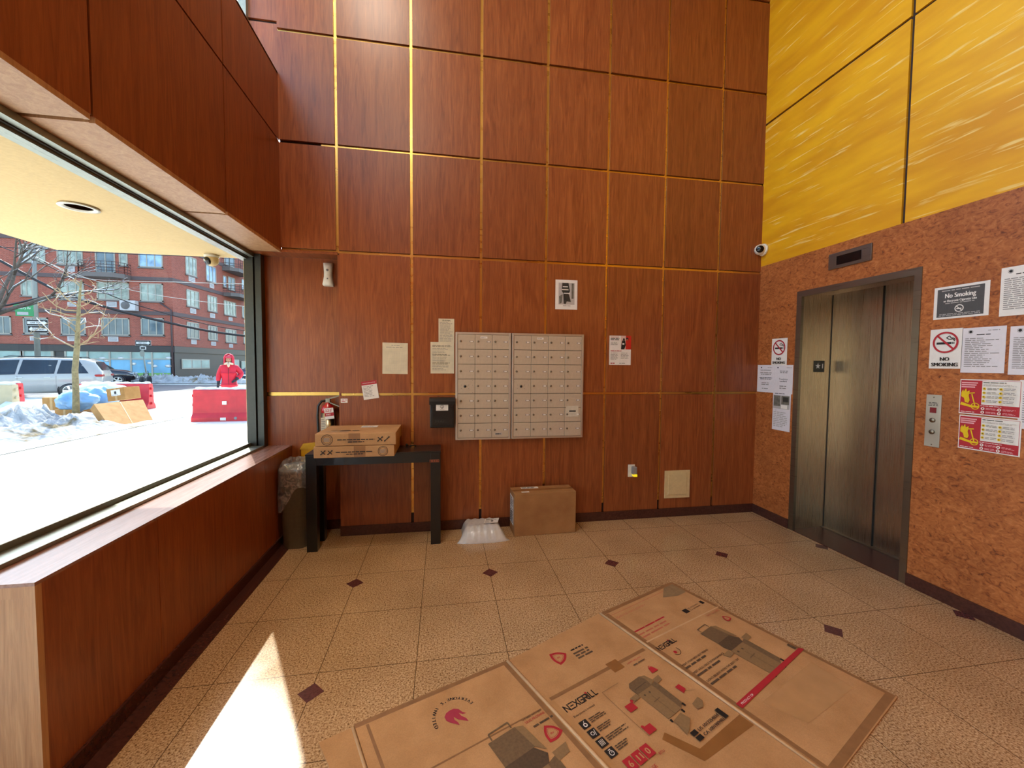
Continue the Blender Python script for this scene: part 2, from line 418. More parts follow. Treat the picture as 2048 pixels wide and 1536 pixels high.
# left: low wall with sill, fascia over the window, clerestory above
w = MB(WOOD); LE = 1.55
ysl = [LE+.019, 2.13, 2.72, 3.30, D2]
for k in range(4): w.box(XF-.02, ysl[k]+(.0015 if k else 0), .075, XF, ysl[k+1]-.0015, SILL-.012)
w.box(XO-.2, LE+.02, 0, XF-.02, D2, SILL-.03, DARKW)
w.box(XO-.2, LE, 0, XF-.03, LE+.02, SILL-.05, WOODT); w.box(XF-.03, LE-.004, 0, XF, LE+.019, SILL-.012, WOODT); w.box(XO-.2, LE-.004, SILL-.05, XF-.03, LE+.02, SILL-.012, WOODT)
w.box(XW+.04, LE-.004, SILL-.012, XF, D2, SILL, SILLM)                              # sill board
ysf = [D+.02, 2.83, 1.85, .87, -.11, -1.09, -2.07, YB]
for k in range(7):
    for z0, z1 in ((HEAD+.02, 3.318), (3.318, FT)):
        w.box(XF-.02, ysf[k+1]+.006, z0+(.006 if z0 > 3 else 0), XF, ysf[k]-.006, z1-.006, WOOD)
w.box(XW-.02, YB, HEAD+.035, XF-.019, D+.02, FT-.02, DARKW); w.box(XW-.1, YB, FT-.02, XF, D2, FT, WOODX)
for k in range(7):                                                                     # soffit boards
    w.box(XW-.02, ysf[k+1]+.012, HEAD, XF-.022, ysf[k]-.012, HEAD+.02, WOODT); w.box(XF-.020, ysf[k+1]+.012, HEAD-.002, XF, ysf[k]-.012, HEAD+.02, WOODT)
w.box(XW-.02, D+.0, HEAD, cols[1]-.0, D2, HEAD+.022, WOODX)
w.box(XO-.02, YB, 2.62, XW-.02, D2, FT-.02, WALLP)
w.build('wall_left', kind='structure')
t = MB(STONE); t.box(XF, LE, 0, XF+.012, D2, .075); t.build('baseboard_left', kind='structure')
# window frame, glass
def window():
    r = MB(FRAME); yj = 3.775
    r.box(XO+.02, yj, SILL, -1.572, yj+.10, HEAD); r.box(-1.562, yj+.012, SILL, -1.515, yj+.105, HEAD); r.box(-1.575, yj+.03, SILL, -1.56, yj+.1, HEAD, BLACKP)
    r.box(XO+.045, LE-.01, SILL, -1.515, yj, SILL+.018, GRAYF, .003); r.box(XO-.02, LE-.01, SILL-.02, XO+.045, yj+.1, SILL+.045, GRAYF, .004)
    r.box(XO+.045, YB, HEAD-.03, -1.56, yj, HEAD, GRAYF); r.box(XO-.02, YB, HEAD-.05, XO+.045, yj+.1, HEAD+.02, GRAYF); r.box(XO+.04, YB, HEAD-.036, XO+.06, yj, HEAD-.02, FRAME)
    r.box(XO-.02, -.60, 0, XO+.04, -.54, HEAD, GRAYF); r.box(XO-.02, LE-.06, 0, XO+.04, LE-.0, HEAD, GRAYF); r.box(XO-.02, YB, 0, XO+.04, YB+.06, HEAD, GRAYF)
    o = r.build('window_1', kind='structure')
    g = MB(GLASST); g.box(XO+.010, LE, SILL+.04, XO+.016, yj+.01, HEAD-.03); g.build('glass_pane', o)
    g = MB(GLASST); g.box(XO+.010, -.54, .02, XO+.016, LE-.06, HEAD-.03); g.box(XO+.010, YB+.06, .02, XO+.016, -.6, HEAD-.03); g.build('glass_door', o)
    r = MB(GRAYF)
    for y in (D2-.06, 2.0, .2, -1.6, YB): r.box(XO-.0, y, FT, XO+.06, y+.05, CEIL)
    r.box(XO, YB, FT, XO+.06, D2, FT+.05); r.box(XO, YB, CEIL-.05, XO+.06, D2, CEIL)
    o = r.build('window_2', kind='structure'); g = MB(GLASS); g.box(XO+.02, YB, FT+.04, XO+.026, D2-.04, CEIL-.04); g.build('glass_pane', o)
window()
w = MB(WALLP); w.box(-1.9, YB-.2, 0, XR+.5, YB, CEIL)
for i in range(8):
    for j in range(6): w.box(-1.6+i*.6, YB, rows[j], -1.6+i*.6+.58, YB+.02, rows[j+1]-.02, WOOD)
w.build('wall_front', kind='structure')
w = MB(WALLP); w.box(-1.9, YB-.2, CEIL, XR+.5, D2+.2, CEIL+.2); w.build('ceiling', kind='structure')
# fill lamps added on the unseen ceiling to brighten the lobby
LM = plain('warm fill lamp diffuser', '#ffe2bd', .6, emit=3.0)
for (x, y, la) in ((-.85, 1.7, 'added square warm fill lamp, unseen, high above the window side of the lobby'), (-.85, -1.3, 'added square warm fill lamp, unseen, high above the entrance doors')):
    o = thing('fill_lamp', la, 'lamp', (x, y, CEIL-.05))
    h = MB(WHITEP); h.box(x-.35, y-.35, CEIL-.05, x+.35, y+.35, CEIL-.001, None, .01); h.build('housing', o)
    h = MB(LM); h.box(x-.31, y-.31, CEIL-.062, x+.31, y+.31, CEIL-.051); h.build('diffuser', o)
    a = bpy.data.lights.new('lamp', 'AREA'); a.shape = 'SQUARE'; a.size = .6; a.energy = FILL_E; a.color = (1, .88, .72)
    q = bpy.data.objects.new('fill_light', a); COL.objects.link(q); q.parent = o; q.location = (0, 0, -.03)
# elevator
def elevator():
    o = tag(bpy.data.objects.new('door_1', None), kind='structure'); COL.objects.link(o); o.location = (XR, 2.75, 0)
    r = MB(STEELF)
    r.box(XR-.006, YE0, .0, XR+.02, YE0+.045, ZE); r.box(XR-.006, YE1-.05, .0, XR+.02, YE1, ZE); r.box(XR-.006, YE0+.045, ZE-.05, XR+.02, YE1-.05, ZE)
    r.box(XR+.02, YE1-.012, .0, XD+.01, YE1, ZE, STEEL); r.box(XR+.02, YE0, 0, XD+.01, YE0+.012, ZE, STEEL); r.box(XR+.02, YE0, ZE-.014, XD+.01, YE1, ZE, STEEL)
    r.build('door_frame', o)
    for y0, y1, dx in ((2.795, YE1-.014, 0), (YE0+.014, 2.787, .012)):
        r = MB(STEEL); r.box(XD+dx, y0, .008, XD+.03+dx, y1, ZE-.014); r.build('door_panel', o)
    r = MB(BLACKP); r.box(XD-.004, YE1-.017, .01, XD+.03, YE1-.012, ZE-.02); r.box(XD+.004, 2.786, .01, XD+.03, 2.797, ZE-.014); r.box(XD+.03, YE0, .0, XD+.05, YE1, ZE); r.build('shaft_gap', o)
    r = MB(STEELF); r.box(XD-.035, YE0+.012, .004, XD+.06, YE1-.012, .010); r.build('door_sill', o)
    p = Print(((XR+.185), YE1-.0125, 1.455), UX, UZ, .115, .105, .002, BLACKP)
    cx, cy, R_ = .045, .056, .030
    p.poly([(cx + (R_ if i % 2 == 0 else R_*.4)*math.sin(PI*i/5), cy + (R_ if i % 2 == 0 else R_*.4)*math.cos(PI*i/5)) for i in range(10)], PAPER)
    p.text('1', .078, .035, .062, PAPER, bold=.002); p.build('floor_number_plate', o)
elevator()
# ------------------------------------------------------------------ things on the right wall
def on_right(u0, v0, w, h, **k):
    """a sheet whose upper left corner sits at photo point (u0, v0) on the right wall"""
    p = onx(u0, v0, XR); return Print((XR-.0005-k.pop('off', 0), p.y, p.z-h), -UY, UZ, w, h, **k)
o = thing('floor_indicator', 'steel plate with dark floor display above the elevator doors', 'elevator indicator', (XR, 2.77, 2.31))
r = MB(STEELF); r.box(XR-.012, 2.595, 2.305, XR, 2.940, 2.432, None, .002); r.build('face_plate', o)
r = MB(BLACKG); r.box(XR-.016, 2.67, 2.330, XR-.012, 2.866, 2.400); r.build('display', o, label='dark red-black display window')
o = thing('call_button_panel', 'tall steel call button plate beside the elevator doors', 'call buttons', (XR, 2.156, .985))
r = MB(ALU); r.box(XR-.006, 2.115, .985, XR, 2.198, 1.326, None, .001); r.build('face_plate', o)
r = MB(plain('dark red key switch sign', '#7a1a20', .5)); r.box(XR-.0085, 2.139, 1.208, XR-.006, 2.174, 1.243); r.ring = None; r.build('fire_sign', o)
for z in (1.160, 1.083):
    r = MB(STEELF); r.lathe([(.0, -.016), (.013, -.016), (.0155, -.012), (.0155, -.006)], (XR, 2.156, z), axis='x', n=20); r.build('button', o)
for z in (1.31, 1.0):
    r = MB(STEELF); r.lathe([(0, -.0075), (.004, -.007), (.004, -.006)], (XR, 2.156, z), axis='x', n=8); r.build('screw', o)
p = Print((XR-.0063, 2.185, 1.252), -UY, UZ, .06, .03, 0, ALU); p.greek(0, 0, .056, .026, 3, INK, al='c'); p.build('engraved_notice', o)

def smoke_sign(p, w, h, tsz, cig=True):
    c = (w/2, h*.66); R_ = min(w*.40, h*.28)
    p.rect(c[0]-R_*.72, c[1]-R_*.18, c[0]+R_*.45, c[1]+R_*.02, INK); p.rect(c[0]+R_*.49, c[1]-R_*.18, c[0]+R_*.56, c[1]+R_*.02, INK); p.rect(c[0]+R_*.6, c[1]-R_*.18, c[0]+R_*.67, c[1]+R_*.02, INK)
    for a, b_ in (((.30, .60), (.05, .42)), ((.05, .42), (.28, .26)), ((.28, .26), (.55, .30)), ((.55, .30), (.70, .10)), ((.30, .60), (.40, .42)), ((.40, .42), (.66, .36)), ((.66, .36), (.74, .2))):
        p.line((c[0]+R_*a[0], c[1]+R_*a[1]), (c[0]+R_*b_[0], c[1]+R_*b_[1]), R_*.07, INK)
    p.ring(c, R_*.84, R_, RED); q = R_*.62; p.line((c[0]-q, c[1]+q), (c[0]+q, c[1]-q), R_*.16, RED)
    p.text('NO', w/2, h*.20, tsz, INK, 'c', bold=tsz*.05); p.text('SMOKING', w/2, h*.06, tsz, INK, 'c', w=w*.82, bold=tsz*.05)
p = on_right(1870, 577, .275, .205); p.rect(.018, .012, .252, .190, plain('charcoal print', '#4c4a4a', .6))
p.greek(.04, .172, .23, .184, 1, LGREY, al='c', jag=.02); p.text('No Smoking', .135, .132, .040, PAPER, 'c', w=.155, bold=.0012); p.text('or Electronic Cigarette Use', .135, .106, .02, PAPER, 'c', w=.165, bold=.0006)
p.greek(.05, .092, .22, .102, 1, LGREY, al='c'); p.ring((.135, .060), .018, .023, PAPER); p.line((.121, .074), (.149, .046), .004, PAPER); p.rect(.122, .055, .148, .061, PAPER); p.greek(.03, .016, .24, .034, 2, LGREY, al='c')
p.build('no_smoking_sign', label='dark grey No Smoking or Electronic Cigarette Use sign with a white border', cat='sign')
p = on_right(1862, 660, .170, .253); smoke_sign(p, .170, .253, .032)
p.build('no_smoking_sign', label='white NO SMOKING sign with red ring right of the elevator, above the call buttons', cat='sign')
def notice(u, v, w, h, name, label, base=PAPERV, n=14, head=True, off=0.0, cat='notice'):
    p = on_right(u, v, w, h, base=base, off=off)
    if head: p.disc((w*.2, h*.91), .008, INK); p.ring((w*.2, h*.91), .010, .012, GREYT); p.greek(w*.6, h*.91, w*.92, h*.94, 1, GREYT); p.greek(w*.3, h*.82, w*.72, h*.86, 1, INK, al='c')
    p.greek(w*.08, h*.12, w*.92, h*.78, n, GREYT, .38, .5)
    return p.build(name, label=label, cat=cat)
notice(1926, 657, .200, .272, 'paper_notice', 'white typed notice taped beside the NO SMOKING sign with red ring', n=16)
notice(2022, 653, .200, .272, 'paper_notice', 'white typed notice at the picture edge, right end of the lower paper row', n=18, off=.0006)
notice(2004, 537, .200, .275, 'paper_notice', 'white typed letter right of the dark grey No Smoking sign, cut by the picture edge', n=16, base=PAPERW if 0 else PAPER)
notice(2041, 760, .19, .27, 'paper_notice', 'white sheet behind the two red battery safety posters, only its left edge showing', head=False)
def bike_poster(v, hgt, label):
    w, h = .277, hgt; p = on_right(1922 if v < 800 else 1920, v, w, h, base=PAPER, off=.0012)
    p.rect(.004, .006, w-.006, h-.006, RED); p.rect(.105, h*.30, w-.008, h-.008, PAPER)
    for k, yy in enumerate((.90, .84, .78)): p.rect(.008, h*yy-.004, .085-.006*k, h*yy+.004, plain('pink print', '#e2a0a4', .6))
    # yellow bicycle with a flame, drawn as plain shapes
    p.ring((.078, h*.24), .016, .0205, YEP); p.line((.078, h*.24), (.060, h*.58), .006, YEP); p.line((.046, h*.60), (.074, h*.62), .006, YEP)
    p.poly([(.006, h*.26), (.060, h*.20), (.092, h*.20), (.096, h*.25), (.06, h*.26), (.012, h*.34)], YEP)
    p.poly([(.010, h*.62), (.018, h*.70), (.022, h*.64), (.032, h*.74), (.036, h*.64), (.050, h*.68), (.046, h*.52), (.052, h*.40), (.046, h*.32), (.030, h*.34), (.024, h*.46), (.010, h*.50)], YEP)
    p.greek(.012, h*.05, .085, h*.085, 1, PAPER); p.greek(.112, h*.90, w-.05, h*.94, 1, INK); p.greek(.112, h*.82, w-.015, h*.88, 2, LGREY)
    for c_, x in ((0, .118), (1, .195)):
        for k in range(4):
            yy = h*(.75-.115*k); p.disc((x, yy), .0075, YEP, 12); p.disc((x, yy), .003, INK, 8); p.greek(x+.013, yy-.008, x+.068, yy+.008, 2, GREYT)
        for k in range(2):
            yy = h*(.19-.10*k); p.disc((x+.0, yy), .0085, PAPER, 12); p.disc((x, yy), .004, RED, 8); p.greek(x+.014, yy-.006, x+.07, yy+.006, 2, plain('pink print', '#e2a0a4', .6))
    p.greek(.112, h*.255, .22, h*.285, 1, PAPER)
    p.build('safety_poster', label=label, cat='poster')
bike_poster(758, .212, 'red and white battery safety poster with yellow burning bicycle, the upper of the pair')
bike_poster(829, .206, 'red and white battery safety poster with yellow burning bicycle, the lower of the pair')
p = on_right(1545, 678, .180, .256, off=.0015); smoke_sign(p, .180, .256, .033)
p.build('no_smoking_sign', label='white NO SMOKING sign with red ring between the corner and the elevator', cat='sign')
p = on_right(1516, 730, .215, .27, base=PAPERV)
p.disc((.05, .245), .007, INK); p.greek(.13, .24, .2, .25, 1, GREYT); p.text('NO SMOKING', .105, .212, .018, INK, 'c', w=.13); p.greek(.03, .17, .19, .2, 2, GREYT, al='c'); p.greek(.02, .125, .2, .15, 2, INK, al='c'); p.greek(.05, .07, .16, .1, 2, GREYT, al='c'); p.greek(.06, .03, .15, .045, 1, GREYT, al='c')
p.build('paper_notice', label='white NO SMOKING typed notice nearest the wood wall corner', cat='notice')
p = on_right(1550, 730, .212, .27, base=PAPERV, off=.0008)
p.disc((.04, .245), .007, INK); p.greek(.14, .24, .2, .25, 1, GREYT); p.greek(.06, .19, .16, .22, 2, GREYT, al='c'); p.text('Translations', .108, .130, .02, INK, 'c', w=.10); p.text('Landlord', .108, .11, .02, INK, 'c', w=.08); p.greek(.06, .04, .15, .08, 2, GREYT, al='c')
p.build('paper_notice', label='white typed notice directly under the small NO SMOKING sign', cat='notice')
p = on_right(1547, 784, .205, .36, base=PAPERV, off=.0014)
GP = plain('grey photo print', '#6b685f', .5, var=.4, sc=30); GP2 = plain('dark photo print', '#33322e', .5, var=.3, sc=30)
p.greek(.02, .345, .15, .356, 1, INK); p.rect(.006, .205, .195, .335, LGREY); p.rect(.012, .23, .09, .33, GP); p.rect(.10, .25, .19, .33, GP); p.rect(.12, .275, .18, .32, GP2); p.rect(.10, .21, .17, .245, PAPER)
p.greek(.015, .03, .19, .18, 9, LGREY, .5, .4); p.text('NO', .03, .185, .012, GREYT)
p.build('paper_notice', label='white sheet with two grey photographs, lowest paper left of the elevator', cat='notice')
# dome camera in the corner
def dome(c, n, label, r=.05):
    o = thing('security_camera', label, 'camera', c); c = Vector(c); n = Vector(n).normalized()
    rot = n.to_track_quat('Z', 'Y').to_matrix().to_4x4()
    m = MB(WHITEP); m.X = Matrix.Translation(c) @ rot; m.lathe([(r*1.15, 0), (r*1.15, r*.35), (r*.95, r*.5), (.0, r*.5)], n=24); m.build('mount', o)
    return o, c + n*r*.85
o, q = dome((XR, 3.657, 2.668), (-1, 0, 0), 'white dome security camera on the yellow wall in the back corner', .052)
m = MB(WHITEP); m.ball(q, .052, sub=3); m.build('ball', o)
d = Vector((-.62, -.72, -.05)).normalized()
m = MB(BLACKG); m.X = Matrix.Translation(q) @ d.to_track_quat('Z', 'Y').to_matrix().to_4x4(); m.lathe([(.036, .036), (.034, .050), (.026, .056), (0, .058)], n=20); m.build('lens', o)

# ------------------------------------------------------------------ things on the back wall
def on_back(u0, v0, w, h, y=None, off=0, tilt=0, **k):
    p = ony(u0, v0, D if y is None else y); c, s_ = math.cos(tilt), math.sin(tilt)
    U = Vector((c, 0, s_)); V = Vector((-s_, 0, c)); O = Vector((p.x, (D if y is None else y)-.0005-off, p.z)) - V*h
    return Print(O, U, V, w, h, **k)
p = on_back(765, 685, .214, .272, base=PAPERW, tilt=math.radians(-.6)); p.greek(.07, .245, .15, .256, 1, GREYT, al='c'); p.greek(.03, .225, .19, .24, 1, GREYT, .3)
for a in range(9): p.line((.03+.018*a, .03), (.05+.016*a+.01*math.sin(a), .20), .0006, LGREY)
for a in range(12): p.line((.03, .03+.015*a), (.185, .032+.015*a), .0005, LGREY)
p.build('paper_notice', label='wrinkled aged sheet with faint handwriting, alone left of the brass strip', cat='notice')
p = on_back(877, 637, .138, .214, base=PAPERW); p.greek(.03, .19, .11, .205, 2, INK, .4, al='c'); p.greek(.012, .01, .13, .185, 17, GREYT, .35, .4)
p.build('paper_notice', label='narrow typed sheet touching the mailboxes at their upper corner', cat='notice')
p = on_back(861, 684, .207, .278, base=PAPERW, off=.0008)
for k in range(9): p.greek(.015, .235-.026*k, .19-.02*(k % 3), .255-.026*k, 2, GREYT if k % 3 else INK, .35, .3)
p.build('paper_notice', label='aged typed sheet between the narrow sheet and the black letter box', cat='notice')
p = on_back(1111, 559, .212, .272); p.rect(.03, .045, .185, .245, LGREY)
p.poly([(.065, .245), (.125, .245), (.14, .17), (.125, .14), (.08, .14), (.06, .17)], GP2); p.rect(.07, .205, .12, .213, PAPER); p.rect(.062, .178, .125, .186, PAPER); p.rect(.08, .145, .14, .152, PAPER)
p.poly([(.075, .14), (.13, .14), (.15, .07), (.11, .075), (.10, .05), (.08, .052)], GP2); p.poly([(.035, .12), (.07, .14), (.06, .06), (.04, .05)], GP); p.rect(.155, .10, .175, .24, GP); p.greek(.07, .028, .15, .04, 1, GREYT, al='c')
p.build('framed_print', label='white sheet with a black and grey figure picture, highest paper on the wood wall', cat='picture')
p = on_back(1219, 671, .220, .280, base=PAPER); p.text('TENANT RIGHTS', .012, .262, .011, RED, bold=.0004); p.greek(.012, .235, .10, .258, 2, INK, .6, .1); p.rect(.115, .15, .220, .280, plain('pale pink photo', '#d8b6ac', .5)); 
p.rect(.165, .15, .220, .280, plain('bright red photo', '#c02318', .5)); p.disc((.145, .245), .011, GP2); p.poly([(.128, .235), (.158, .235), (.165, .19), (.15, .15), (.118, .15), (.12, .19)], INK); p.disc((.178, .25), .013, INK); p.disc((.178, .243), .008, plain('skin print', '#9c6748', .6))
p.rect(.13, .195, .15, .21, PAPER); p.greek(.012, .19, .09, .22, 3, GREYT, .4); p.greek(.012, .13, .13, .14, 1, RED, .6); p.greek(.012, .05, .09, .12, 6, GREYT, .35); p.greek(.115, .06, .20, .12, 5, GREYT, .35); p.greek(.012, .012, .06, .022, 1, RED, .8); p.greek(.10, .012, .18, .022, 1, GREYT)
p.build('information_flyer', label='white and red flyer with a photo of two people right of the mailboxes', cat='flyer')
p = on_back(722, 764, .128, .158, tilt=math.radians(8.5), off=.002); p.rect(.0, .125, .128, .158, RED); p.text('IMPORTANT NOTICE', .064, .138, .011, PAPER, 'c', w=.105); p.greek(.01, .02, .095, .118, 8, GREYT, .35)
p.build('paper_notice', label='small tilted white notice with red header on the brass seam', cat='notice')
# fragrance dispenser
o = thing('air_freshener', 'white wall air freshener under the soffit beside the window', 'air freshener', (-.99, D2-.018, 2.18))
m = MB(WHITEP); pr = [(-.041, .200, .035), (-.037, .17, .046), (-.033, .12, .052), (-.033, .08, .056), (-.040, .04, .060), (-.046, .012, .058), (-.040, 0, .050)]
k = m.mi(WHITEP); ringv = []
for x, z, dpt in pr: ringv.append([m.v((-.99+xx, D2-.018-yy, 2.18+z)) for xx, yy in ((x, 0), (x, dpt*.75), (x*.6, dpt), (-x*.6, dpt), (-x, dpt*.75), (-x, 0))])
for a, b_ in zip(ringv, ringv[1:]):
    for i in range(6): q = m.b.faces.new((a[i], a[(i+1) % 6], b_[(i+1) % 6], b_[i])); q.smooth = i in (1, 2, 3)
m.b.faces.new(ringv[0]); m.b.faces.new(ringv[-1][::-1]); m.build('casing', o)
m = MB(GREYT); m.lathe([(0, -.061), (.009, -.060), (.010, -.05)], (-.992, D2-.018, 2.18+.135), axis='y', n=14); m.build('nozzle', o)
m = MB(GREYT); m.lathe([(0, -.063), (.006, -.062), (.006, -.055)], (-.99, D2-.018, 2.18+.06), axis='y', n=12); m.build('indicator', o)
# fire extinguisher, half behind the jutting panel
ex, ey = -1.0, 3.805
o = thing('fire_extinguisher', 'red and silver fire extinguisher hung in the bay corner behind the boxes', 'extinguisher', (ex, ey, .74))
ez = .80
m = MB(m_steel('steel cylinder', '#c4bba6', .3, (1, 1, 1), 0)); m.lathe([(.0, ez-.02), (.04, ez-.018), (.053, ez), (.055, ez+.02), (.055, ez+.285)], (ex, ey, 0), n=28)
m.build('cylinder', o)
m = MB(plain('extinguisher red', '#b51a1c', .3, coat=.5)); m.lathe([(.0552, ez+.27), (.0552, ez+.30), (.045, ez+.33), (.02, ez+.345), (.018, ez+.36)], (ex, ey, 0), n=28); m.build('shoulder', o, label='red shoulder')
m = MB(STEELF); m.box(ex-.016, ey-.016, ez+.355, ex+.022, ey+.016, ez+.395, None, .003); m.prism([(ex-.01, ey-.012, ez+.392), (ex+.11, ey-.012, ez+.425), (ex+.115, ey-.012, ez+.418), (ex-.01, ey-.012, ez+.38)], (0, .024, 0)); m.prism([(ex+.0, ey-.01, ez+.37), (ex+.10, ey-.01, ez+.325), (ex+.095, ey-.01, ez+.318), (ex, ey-.01, ez+.36)], (0, .02, 0)); m.build('valve_handle', o)
m = MB(BLACKP); m.tube([(ex-.01, ey, ez+.375), (ex-.05, ey-.005, ez+.37), (ex-.078, ey-.008, ez+.33), (ex-.084, ey-.01, ez+.24), (ex-.080, ey-.01, ez+.12), (ex-.07, ey-.01, ez+.03)], .0105, n=10); m.build('hose', o)
p = Print((ex-.008, ey-.057, ez+.215), Vector((.97, 0, .1)), Vector((-.1, 0, .97)), .075, .095, .001, PAPER); p.rect(0, .025, .075, .055, RED); p.greek(.008, .06, .068, .09, 3, RED, .5); p.text('FIRE', .012, .032, .02, PAPER); p.build('inspection_tag', o)
p = Print((ex-.045, ey-.0565, ez+.03), UX, UZ, .045, .2, .0008, PAPERW); p.greek(.004, .01, .04, .19, 12, GREYT); p.build('instruction_label', o)
p = Print((-.865, D-.0005, 1.165), UX, UZ, .055, .035, .001, PAPER); p.greek(.006, .006, .05, .03, 2, RED, .5); p.build('sticker_label', label='tiny white and red sticker at the panel edge above the extinguisher', cat='sticker')
# mailboxes
def mailbox_unit(x0, x1, z0, z1, ncol, label, lock_col=0):
    o = thing('mailbox_unit', label, 'mailboxes', ((x0+x1)/2, D-.015, z0))
    m = MB(ALU); fw = .018; y0 = D-.045
    m.box(x0, y0+.012, z0, x1, D-.0005, z1); m.box(x0, y0, z0, x0+fw, y0+.014, z1, None, .002); m.box(x1-fw, y0, z0, x1, y0+.014, z1, None, .002)
    m.box(x0+fw, y0, z0, x1-fw, y0+.014, z0+fw*.9); m.box(x0+fw, y0, z1-fw, x1-fw, y0+.014, z1)
    m.build('cabinet_frame', o); m = MB(BLACKP); m.box(x0+fw, y0+.0105, z0+fw*.9, x1-fw, y0+.012, z1-fw); m.build('shadow_gap', o)
    cw = (x1-x0-2*fw)/ncol; rh = (z1-z0-1.9*fw)/7
    proto = None; n = 0
    for r_ in range(7):
        for c_ in range(ncol):
            cx = x0+fw+cw*(c_+.5); cz = z1-fw-rh*(r_+.5); master = (r_ == 3 and c_ == 0)
            if proto is None or master:
                dd = MB(DOORM); dd.box(-cw/2+.0015, 0, -rh/2+.002, cw/2-.0015, .010, rh/2-.002, None, .001, 1)
                d_ = dd.build('compartment_door', o, local=True)
                if master:
                    d_['label'] = 'master lock door with rivets'
                    k_ = MB(BLACKP); k_.lathe([(0, -.008), (.010, -.008), (.012, 0)], (-.012, 0, 0), axis='y', n=14); k_.build('lock', d_, local=True)
                    for dx, dz in ((-.045, .012), (-.045, -.018), (.02, .012), (.02, -.02), (.055, .055), (.055, -.055), (.055, .012)):
                        k_ = MB(GREYT); k_.lathe([(0, -.002), (.003, -.001), (.003, 0)], (dx, 0, dz), axis='y', n=6); k_.build('rivet', d_, local=True)
                else:
                    k_ = MB(STEELF); k_.lathe([(0, -.006), (.008, -.006), (.0095, -.004), (.0095, 0)], (-cw/2+.026, 0, .004), axis='y', n=14); k_.build('lock', d_, local=True)
                    k_ = MB(GREYT); k_.box(cw/2-.050, -.002, -.004, cw/2-.012, 0, .010); k_.box(cw/2-.043, -.0028, -.002, cw/2-.019, -.002, .008, PAPER); k_.build('name_holder', d_, local=True)
                    proto = d_
            else:
                d_ = proto.copy(); COL.objects.link(d_); d_.parent = o
                for ch in proto.children:
                    q = ch.copy(); COL.objects.link(q); q.parent = d_
            wl_ = Vector((cx, y0+.002, cz)) - Vector(o.location); d_.location = wl_
    return o, y0
DOORM = plain('warm grey painted door', '#c4b49f', .42, .25, var=.05)
mx0, mxm, mx1, mz0, mz1 = .112, .613, 1.296, .826, 1.788
o1, my = mailbox_unit(mx0, mxm-.004, mz0, mz1, 3, 'grey metal mailbox unit of three columns next to the black letter box')
o2, my = mailbox_unit(mxm+.004, mx1, mz0, mz1, 4, 'grey metal mailbox unit of four columns, wider of the two')
for o_, u, v, w_, h_ in ((o1, 961, 673, .062, .018), (o2, 1074, 675, .062, .018)):
    q = ony(u, v, my); p = Print((q.x, my-.0005, q.z-h_), UX, UZ, w_, h_, .0008, PAPER); p.greek(.005, .004, w_-.005, h_-.004, 1, GREYT); p.build('paper_label', o_)
q = ony(990, 867, my); p = Print((q.x, my+.0005, q.z-.012), UX, UZ, .065, .018, .0008, LGREY); p.greek(.004, .003, .06, .014, 1, INK, .8); p.build('maker_plate', o1)
q = ony(1019+.0, 867, my); 
q = ony(1128, 812, my); p = Print((q.x+.02, my+.0005, q.z-.10), UX, UZ, .12, .10, .0008, plain('worn tape', '#c9bfae', .5)); p.rect(.03, .045, .095, .058, INK); p.build('tape_patch', o2)
# black letter box
lx0, lx1, lz0, lz1 = -.117, .105, .945, 1.208
o = thing('letter_box', 'black wall letter box with a white sticker left of the mailboxes', 'letter box', ((lx0+lx1)/2, D-.04, lz0))
m = MB(BLACKP); m.box(lx0+.006, D-.085, lz0, lx1-.006, D-.0005, lz1-.05, None, .008); m.build('body', o)
m = MB(BLACKP); m.prism([(lx0, D-.0005, lz1), (lx0, D-.06, lz1-.004), (lx0, D-.098, lz1-.03), (lx0, D-.098, lz1-.058), (lx0, D-.0005, lz1-.058)], (lx1-lx0, 0, 0)); m.build('lid', o)
m = MB(BLACKM); m.box(lx0+.022, D-.089, lz0+.02, lx1-.022, D-.085, lz1-.075, None, .003); m.build('front_plate', o)
p = Print((lx0+.058, D-.0895, 1.098), UX, UZ, .105, .058, .0008, PAPER); p.ring((.052, .033), .013, .0165, INK); p.poly([(.047, .022), (.057, .022), (.052, .044)], INK); p.greek(.03, .006, .075, .012, 1, INK, al='c'); p.build('sticker_label', o)
p = Print((lx0+.045, D-.0892, .990), UX, UZ, .11, .03, 0, BLACKM); p.text('MAIL', .055, .002, .032, GP2, 'c', w=.1); p.build('embossed_word', o)
# outlet with a plug-in night light, access panel
q = ony(1263, 941, D)
o = thing('wall_outlet', 'white outlet cover with a plug-in night light low on the wood wall', 'outlet', (q.x, D, q.z-.06))
m = MB(WHITEP); m.box(q.x-.038, D-.006, q.z-.06, q.x+.032, D-.0003, q.z+.06, None, .002); m.build('cover_plate', o)
m = MB(GREYT); m.box(q.x-.006, D-.050, q.z-.03, q.x+.036, D-.006, q.z+.045, None, .008); m.build('night_light', o)
m = MB(plain('olive glowing lens', '#b8a418', .3, emit=1.0)); m.box(q.x+.0, D-.056, q.z-.05, q.x+.036, D-.012, q.z-.026, None, .006); m.build('night_light_lens', o)
o = thing('access_panel', 'square cream access panel at the foot of the wood wall', 'access panel', (2.305, D, .187))
m = MB(CREAM); m.box(2.169, D-.010, .187, 2.441, D-.0003, .463, None, .002); m.build('frame', o)
m = MB(CREAM); m.box(2.205, D-.014, .222, 2.405, D-.010, .428, None, .0015); m.build('hatch', o)

